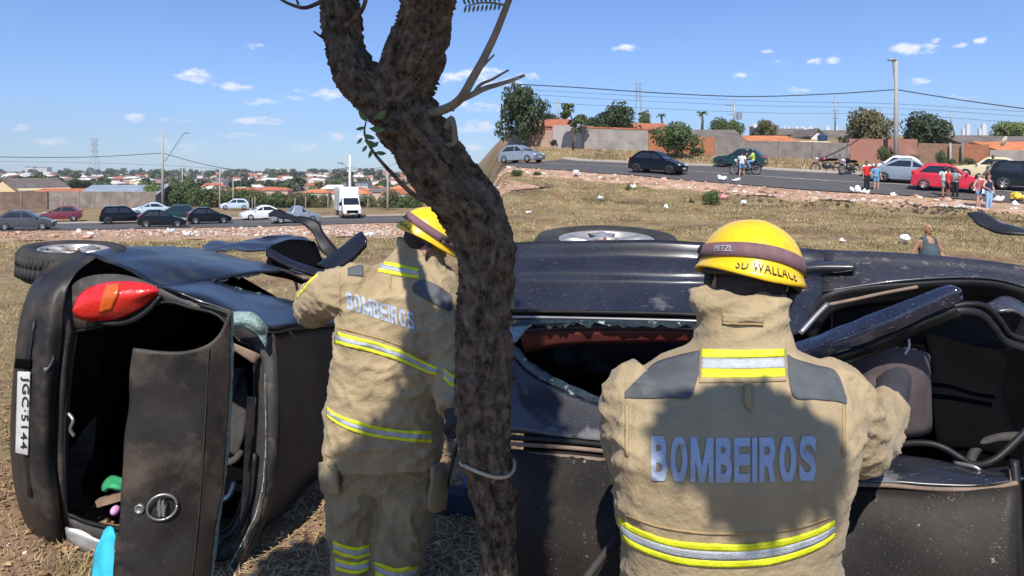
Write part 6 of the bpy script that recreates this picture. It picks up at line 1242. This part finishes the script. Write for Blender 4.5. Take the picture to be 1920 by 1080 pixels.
car(50, 433, 24, 'hatch', P_gry, 'dark grey hatchback on the road at the far left edge'); car(112, 415.5, 206, 'hatch', P_mar, 'maroon hatchback on the far lane behind the dark grey hatchback'); car(234, 421, 30, 'suv', P_blk, 'black off-roader on the road below the blue tin roof', M_rimd); car(283, 405, 206, 'sedan', P_lb, 'pale blue car half hidden behind the black cars'); car(303, 427.5, 30, 'hatch', P_dkg, 'small black hatchback nearest of the cluster, red tail light'); car(328, 412.5, 206, 'van', P_grn, 'dark green hatchback on the far lane beside the lamp pole', M_rimd); car(392, 420.5, 30, 'hatch', P_blk, 'sleek black hatchback right of the lamp pole with bright wheels'); car(440, 393.5, 200, 'van', P_lb, 'far pale blue car at the edge of the hedge'); car(491, 413, 214, 'sedan', P_wht, 'white car facing left on the left road'); car(553, 420, 30, 'pickup', P_sil, 'silver pickup truck partly behind the torn metal strip')
car(978, 307, -37, 'hatch', P_sil, 'silver hatchback at the left end of the right road'); car(1233, 328, -36, 'hatch', P_blk, 'black hatchback driving on the right road below the grey wall', M_rimd); car(1387, 316, 146, 'old', P_grn, 'dark teal old hatchback behind the motorcycle riders', M_rimd); car(1676, 336, 146, 'old', P_wht, 'white old hatchback behind the silver sedan'); car(1706, 346, -32, 'sedan', P_sil, 'silver sedan stopped left of the red hatchback', M_rimd); car(1781, 362, -34, 'hatch', P_red, 'bright red hatchback stopped behind the bystanders'); car(1850, 339, 146, 'old', P_crm, 'cream old car behind the red hatchback'); car(1932, 361, -30, 'suv', P_dkg, 'black off-roader cut by the right edge')
def truck():
    Y = yat(652, 409); X = (652 - 960) / F * Y; t = thing('box_truck', 'white box truck coming along the left road', 'truck', (X, Y, ter(X, Y) + .1), R(-68))
    bx_ = MB().box(-3.1, 1.0, -1.05, 1.05, .75, 3.35).build('cargo_box', P_wht, t); bevel(bx_, .05)
    pr = [(1.08,.5),(1.08,2.2),(1.35,2.32),(1.9,2.25),(2.6,1.45),(3.15,1.2),(3.3,.9),(3.3,.5)]; o = MB().prism([(x, -.95, z) for x, z in pr], (0, 1.9, 0)).build('cab', P_wht, t); bevel(o, .08, 3, 20)
    mesh('windscreen', [(2.02,-.78,2.18),(2.02,.78,2.18),(2.62,.84,1.5),(2.62,-.84,1.5)], [(0,1,2,3)], M_win, t); solid(t.children[-1], .06, 0)
    for s in (-1, 1):
        mesh('side_window', [(1.35,s*.97,1.45),(2.35,s*.97,1.45),(1.95,s*.97,2.1),(1.35,s*.97,2.12)], [(0,1,2,3)], M_win, t); MB().ell((3.2,s*.72,1.0),(.12,.18,.12),10,6).build('headlight', M_hl, t, True); MB().box(2.3,2.45,s*1.05,s*1.25,1.4,1.75).build('mirror', M_void, t)
        for x in (-1.9, 2.2):
            w = bpy.data.objects.new('wheel', None); COL.objects.link(w); w.parent = t; w.location = (x, s * .9, .4); mesh('tyre', WH[0].v, WH[0].f, M_tyre, w, True).scale = (.4, 1.3, .4); mesh('rim', WH[1].v, WH[1].f, M_rim, w, True).scale = (.4, s * 1.3, .4)
    MB().box(3.28,3.34,-.6,.6,.62,.92).build('grille', M_void, t); MB().box(3.33,3.36,-.26,.26,.5,.6).build('number_plate', M_pl, t); MB().box(-3.0,3.0,-.5,.5,.5,.72).build('chassis', M_void, t)
truck()
# ------------------------------------------------------------------ people in the background
SK = [mat('skin_tan', (.34,.18,.11), .6), mat('skin_brown', (.2,.1,.06), .6), mat('skin_light', (.48,.28,.2), .6)]
def cm(n, c): return mat('cloth_' + n, c, .9, var=.15, scale=12)
POSE = {'stand': dict(), 'hip': dict(le=(-.38,-.02,1.12), lh=(-.2,-.12,1.02)), 'brow': dict(re=(.42,-.1,1.38), rh=(.12,-.2,1.6)), 'walk': dict(lk=(-.1,-.16,.48), la=(-.1,-.12,.08), rk=(.1,.02,.5), ra=(.1,.28,.12), le=(-.27,.12,1.1), lh=(-.26,.02,.88), re=(.27,-.1,1.12), rh=(.24,-.28,.95)), 'ride': dict(lk=(-.22,-.42,.86), la=(-.2,-.18,.42), rk=(.22,-.42,.86), ra=(.2,-.18,.42), le=(-.3,-.22,1.12), lh=(-.3,-.5,1.08), re=(.3,-.22,1.12), rh=(.3,-.5,1.08)), 'arms': dict(le=(-.3,-.05,1.15), lh=(-.08,-.22,1.12), re=(.3,-.05,1.15), rh=(.06,-.24,1.16)), 'swing': dict(le=(-.29,.06,1.12), lh=(-.31,-.06,.88), re=(.3,.0,1.12), rh=(.22,-.2,.92))}
def person(loc, rz, label, pose='stand', top=None, sleeve=.5, bottom=None, hem=.5, hair=None, skin=0, shoes=None, belly=0, h=1.72, helmet_m=None, group='bystanders', face=True, tank=False, rise=0):
    J = dict(hd=(0,0,1.6), nk=(0,.01,1.45), ch=(0,0,1.3), wa=(0,0,1.05), pe=(0,0,.93), ls=(-.18,0,1.4), le=(-.26,.02,1.13), lh=(-.27,-.05,.87), rs=(.18,0,1.4), re=(.26,.02,1.13), rh=(.27,-.05,.87), ll=(-.09,0,.9), lk=(-.1,-.02,.5), la=(-.11,.02,.08), rl=(.09,0,.9), rk=(.1,-.02,.5), ra=(.11,.02,.08))
    J.update(POSE[pose]); s = h / 1.72; J = {k: Vector(v) for k, v in J.items()}
    t = thing('person', label, 'person', Vector(loc) + Vector((0, 0, rise)), rz, group); t.scale = (s, s, s); mb = MB(); seg = []
    def tb(n, ks, rs, kind):
        P = [J[k] if isinstance(k, str) else Vector(k) for k in ks]; mb.tube(P, rs, 12); 
        for a, b in zip(P, P[1:]): seg.append((np.array(a), np.array(b), kind))
    def ringtorso():
        rs = []
        for z, w, d, y in ((.86,.16,.1,0),(.95,.17,.115,0),(1.05,.15 + belly*.04,.105 + belly*.09,-belly*.05),(1.18,.155 + belly*.03,.115 + belly*.06,-belly*.03),(1.3,.175,.12,0),(1.4,.17,.1,0),(1.45,.1,.07,.01)):
            rs.append([(w * math.cos(a), y + d * math.sin(a), z) for a in np.linspace(0, 2*math.pi, 20, endpoint=False)])
        mb.rings(rs); seg.append((np.array((0,0,.88)), np.array((0,0,1.42)), 'torso'))
    ringtorso(); tb('n', ['ch','nk',(0,-.005,1.53)], [.09,.058,.055], 'head')
    mb.ell((0,-.005,1.62), (.073,.092,.108), 16, 12); mb.ell((0,-.035,1.555), (.052,.06,.05), 12, 8); mb.ell((0,-.1,1.605), (.014,.02,.024), 8, 6)
    for x in (-1, 1): mb.ell((x*.076,.0,1.61), (.012,.02,.03), 8, 6)
    for p in 'lr':
        tb('a', [p+'s',p+'e'], [.056,.043], 'ua'); tb('f', [p+'e',p+'h'], [.042,.03], 'fa'); hv = (J[p+'h'] - J[p+'e']).normalized(); tip = J[p+'h'] + hv * .1; mb.ell(J[p+'h'] + hv * .045, (.03,.022,.05), 10, 8); 
        for q in range(4): mb.tube([J[p+'h'] + hv*.07 + Vector(((q-1.5)*.014,0,0)), tip + hv*(.06 - .012*abs(q-1.5)) + Vector(((q-1.5)*.017,-.015,0))], [.009,.006], 6)
        mb.tube([J[p+'h'] + hv*.02, J[p+'h'] + hv*.07 + Vector((.035 if p=='l' else -.035,-.02,0))], [.011,.007], 6)
        tb('t', [p+'l',p+'k'], [.092,.06], 'th'); tb('c', [p+'k',p+'a'], [.06,.04], 'ca'); a = J[p+'a']; mb.ell(a + Vector((0,-.06,-.03)), (.042,.125,.042), 10, 8)
    seg.append((np.array((0,0,1.5)), np.array((0,0,1.7)), 'head'))
    bd = remesh('body', mb, .0135, SK[skin], None, 3); bd.parent = t; me = bd.data
    co = np.array([v.co for v in me.vertices]); best = np.full(len(co), 1e9); kind = np.zeros(len(co), int); kn = ['torso','head','ua','fa','th','ca']; par = np.zeros(len(co))
    for a, b, k in seg:
        d = b - a; u = np.clip(((co - a) @ d) / (d @ d), 0, 1); dist = np.linalg.norm(co - (a + u[:, None] * d), axis=1) - (.1 if k == 'torso' else .03); m_ = dist < best; best[m_] = dist[m_]; kind[m_] = kn.index(k); par[m_] = u[m_]
    nr = np.array([n.vector[:] for n in me.vertex_normals])
    def garment(name, mask, m, off):
        fs = [tuple(p.vertices) for p in me.polygons if sum(mask[v] for v in p.vertices) >= 3]
        if not fs: return
        us = sorted({v for f in fs for v in f}); ix = {v: i for i, v in enumerate(us)}
        o = mesh(name, [co[v] + nr[v] * off for v in us], [tuple(ix[v] for v in f) for f in fs], m, t, True); solid(o, .006, 1)
    T, Hd, UA, FA, TH, CA = range(6)
    if top:
        mk = ((kind == T) & (co[:, 2] > .93) & (co[:, 2] < (1.43 if not tank else 1.40)))
        if tank: ax_ = np.abs(co[:, 0]); mk = (co[:, 2] > .93) & (kind != FA) & (((kind == T) & (co[:, 2] < 1.3)) | ((co[:, 2] < 1.47) & (ax_ < .15) & (co[:, 2] >= 1.28) & ~((ax_ < .07) & (co[:, 2] > np.where(co[:, 1] < 0, 1.34, 1.4)))))
        else: mk |= (kind == UA) & (par < .2 + sleeve)
        if sleeve > .8: mk |= (kind == FA) & (par < .9)
        garment('shirt', mk, top, .014)
    if bottom:
        mk = ((kind == T) & (co[:, 2] <= .97)) | (kind == TH) if hem < .99 else (kind == T) & (co[:, 2] <= .97)
        if hem >= .3: mk = ((kind == T) & (co[:, 2] <= .97)) | ((kind == TH) & (par < 1.25 - hem))
        else: mk |= (kind == CA) & (par < .93)
        garment('trousers' if hem < .3 else 'shorts', mk, bottom, .012)
    if shoes: garment('shoes', (co[:, 2] < .11) if pose != 'ride' else (co[:, 2] < .45), shoes, .008)
    if hair:
        hm_, hl = hair
        mk = (kind == Hd) & (((co[:, 2] > 1.655) & (co[:, 1] > -.075)) | ((co[:, 1] > .02) & (co[:, 2] > (1.56 if hl == 's' else 1.3))) | (co[:, 2] > 1.69)); garment('hair', mk, hm_, .012)
        if hl == 'l': q = MB(); q.tube([(0,.06,1.66),(0,.1,1.55),(0,.1,1.38)], [.075,.08,.03], 12); q.build('long_hair', hm_, t, True)
    if helmet_m: q = MB(); q.ell((0,.005,1.65), (.125,.145,.13), 18, 12); q.build('helmet', helmet_m, t, True); mesh('visor', [(-.1,-.105,1.66),(.1,-.105,1.66),(.09,-.12,1.58),(-.09,-.12,1.58)], [(0,1,2,3)], M_win, t)
    elif face:
        q = MB()
        for x in (-1, 1): q.ell((x*.03,-.088,1.632), (.011,.006,.006), 8, 6); q.ell((x*.031,-.09,1.65), (.02,.006,.004), 8, 4)
        q.ell((0,-.094,1.567), (.022,.006,.005), 8, 6); q.build('face_features', M_hair, t, True)
    return t
def pp(px, py): return gp(px, py)
HB = (M_hair, 's'); HLg = (M_hair, 'l'); C_red = cm('red', (.55,.02,.02)); C_blk = cm('black', (.012,.012,.014)); C_den = cm('denim', (.13,.24,.42)); C_wht = cm('white', (.6,.6,.58)); C_gry = cm('grey', (.3,.3,.31)); C_pnk = cm('faded_pink', (.4,.1,.13)); C_nav = cm('navy', (.02,.025,.06)); C_teal = cm('light_blue', (.12,.3,.45)); C_tank = cm('slate_tank', (.05,.075,.09)); C_jean = cm('pale_jeans', (.28,.42,.6))
f0 = 0
person(pp(1625,360), .25, 'bystander in red shirt and black trousers shading the eyes', 'brow', C_red, .5, C_blk, .1, HB, 0, C_blk)
person(pp(1643,361), -.1, 'bystander in light blue top and denim shorts beside the red shirt', 'hip', C_teal, .4, C_den, .55, HLg, 2, None, h=1.58)
person(pp(1778,376), .9, 'bystander in red T-shirt and dark shorts by the red hatchback', 'stand', C_red, .5, C_blk, .5, HB, 1, C_blk, h=1.68)
person(pp(1772,372), 2.4, 'bystander in pale shirt half hidden behind the red T-shirt', 'stand', C_wht, .5, C_gry, .5, HLg, 0, None, h=1.7)
person(pp(1791,373), -1.0, 'bystander in grey shirt and dark trousers leaning by the red hatchback', 'arms', C_gry, .5, C_blk, .1, HB, 1, C_blk, h=1.62)
person(pp(1835,393), .5, 'woman in faded pink top and denim shorts near the right edge', 'swing', C_pnk, .1, C_den, .7, HLg, 2, None, h=1.68, tank=True)
person(pp(1854,394), .3, 'woman in navy top and pale jeans beside the denim shorts', 'hip', C_nav, .1, C_jean, .1, HLg, 2, C_wht, h=1.68, tank=True)
person(pp(1862,344), .0, 'man in black standing by the cream car', 'arms', C_blk, .5, C_blk, .1, HB, 1, C_blk)
person(pp(1391,334), 2.6, 'barefoot man in pale shirt and blue shorts walking beside the motorcycle', 'walk', C_wht, .5, C_den, .55, HB, 0, None)
c = W(1740, 574, 14.4); c.z = ter(c.x, c.y)
person(c, .12, 'bald man in slate tank top walking on the grass behind the wreck', 'swing', C_tank, .1, C_jean, .5, None, 0, C_blk, belly=.75, h=1.74, tank=True, group=None)
w_ = MB().tube([(-.31 + .034*math.cos(a), -.055 + .034*math.sin(a), .9) for a in np.linspace(0, 6.28, 14)], .01, 6)
# ------------------------------------------------------------------ motorcycles
def motorcycle(px, py, head, m, label):
    c = gp(px, py); c.z += .1; t = thing('motorcycle', label, 'motorcycle', c, R(head), 'motorcycles'); t.scale = (1.12, 1.3, 1.12)
    for x in (-.62, .66):
        w = bpy.data.objects.new('wheel', None); COL.objects.link(w); w.parent = t; w.location = (x, 0, .3); q = MB(); q.tube([(.27*math.cos(a), 0, .27*math.sin(a)) for a in np.linspace(0, 2*math.pi, 25)], .042, 8); q.build('tyre', M_tyre, w, True); q = MB(); q.lathe([(.23,-.02),(.23,.02),(.21,.02),(.21,-.02),(.23,-.02)], 24, axis='y'); q.lathe([(.05,-.05),(.05,.05)], 10, axis='y')
        for i in range(10): a = i * .628; q.tube([(.04*math.cos(a), .02*(-1)**i, .04*math.sin(a)), (.22*math.cos(a), 0, .22*math.sin(a))], .005, 4)
        q.build('rim', M_rim, w)
    for s in (-.07, .07): MB().tube([(.66, s, .3), (.5, s, .75), (.44, s, .92)], .02, 6).build('fork', M_rim, t, True)
    MB().tube([(-.62,.06,.3),(-.1,.06,.38),(.1,.05,.35),(.4,0,.82),(.05,0,.72),(-.55,0,.74),(-.1,-.05,.38),(-.62,-.06,.3)], .022, 6).build('frame', M_void, t, True)
    MB().ell((.0,0,.42), (.3,.15,.22), 12, 8).build('engine', M_rimd, t, True); MB().ell((.2,0,.82), (.28,.15,.16), 14, 10).build('fuel_tank', m, t, True); MB().ell((-.28,0,.8), (.42,.14,.09), 14, 8).build('seat', M_void, t, True)
    MB().tube([(.42,-.36,1.02),(.46,-.15,1.0),(.46,.15,1.0),(.42,.36,1.02)], .014, 6).build('handlebar', M_void, t, True); MB().ell((.58,0,.86), (.08,.1,.1), 12, 8).build('headlight', M_hl, t, True); MB().tube([(.05,-.1,.3),(-.3,-.13,.28),(-.75,-.14,.36)], .035, 8).build('exhaust', M_rim, t, True)
    MB().ell((-.62,0,.62), (.22,.08,.05), 10, 6).build('rear_mudguard', m, t, True); MB().ell((.7,0,.62), (.2,.07,.04), 10, 6).build('front_mudguard', m, t, True); MB().ell((-.72,0,.72), (.04,.06,.04), 8, 6).build('tail_light', M_tl, t, True)
    for s in (-1, 1): MB().tube([(.44, s*.25, 1.02), (.42, s*.3, 1.16)], .008, 5).build('mirror_stalk', M_void, t); MB().ell((.42, s*.3, 1.18), (.02,.06,.04), 8, 6).build('mirror', M_void, t, True)
    MB().tube([(0,.1,.3),(-.05,.3,.02)], .014, 6).build('kickstand', M_void, t)
    return t, c
motorcycle(1550, 327, 150, P_mar, 'dark red motorcycle parked at the road below the dark wall'); motorcycle(1593, 330, 205, P_blk, 'black and grey motorcycle parked left of the red shirt')
mt, c = motorcycle(1398, 331, 172, P_blk, 'black motorcycle carrying two riders in front of the teal car')
hd = R(172); ax = Vector((math.cos(hd), math.sin(hd), 0)); M_gh = mat('dark_green_helmet', (.02,.05,.04), .3, coat=.5); C_lime = cm('lime_vest', (.45,.6,.1)); C_dk = cm('dark_jacket', (.05,.05,.055))
person(c - ax * .08, hd - math.pi / 2 + math.pi, 'motorcycle rider in dark jacket and helmet in front of the teal car', 'ride', C_dk, 1, C_blk, .1, None, 0, C_blk, helmet_m=M_gh, rise=-.03, group='motorcycle riders')
person(c - ax * .48, hd - math.pi / 2 + math.pi, 'pillion passenger in lime vest behind the motorcycle rider', 'ride', C_lime, .5, C_den, .1, None, 0, C_blk, helmet_m=M_gh, rise=.02, group='motorcycle riders')
# ------------------------------------------------------------------ the air over the valley
def haze():
    b = MB().box(-3600, 3600, -300, 3600, -16, 260).build('haze', None)
    m = bpy.data.materials.new('haze_air'); m.use_nodes = True; nt = m.node_tree; nt.nodes.clear(); o = nt.nodes.new('ShaderNodeOutputMaterial'); v = nt.nodes.new('ShaderNodeVolumePrincipled'); v.inputs['Color'].default_value = (.86, .91, 1, 1); v.inputs['Density'].default_value = 0.00018; v.inputs['Anisotropy'].default_value = .2; nt.links.new(v.outputs[0], o.inputs['Volume']); b.data.materials.append(m)
    struct(b, 'thin pale haze over the distant town', 'haze', 'stuff')
haze()
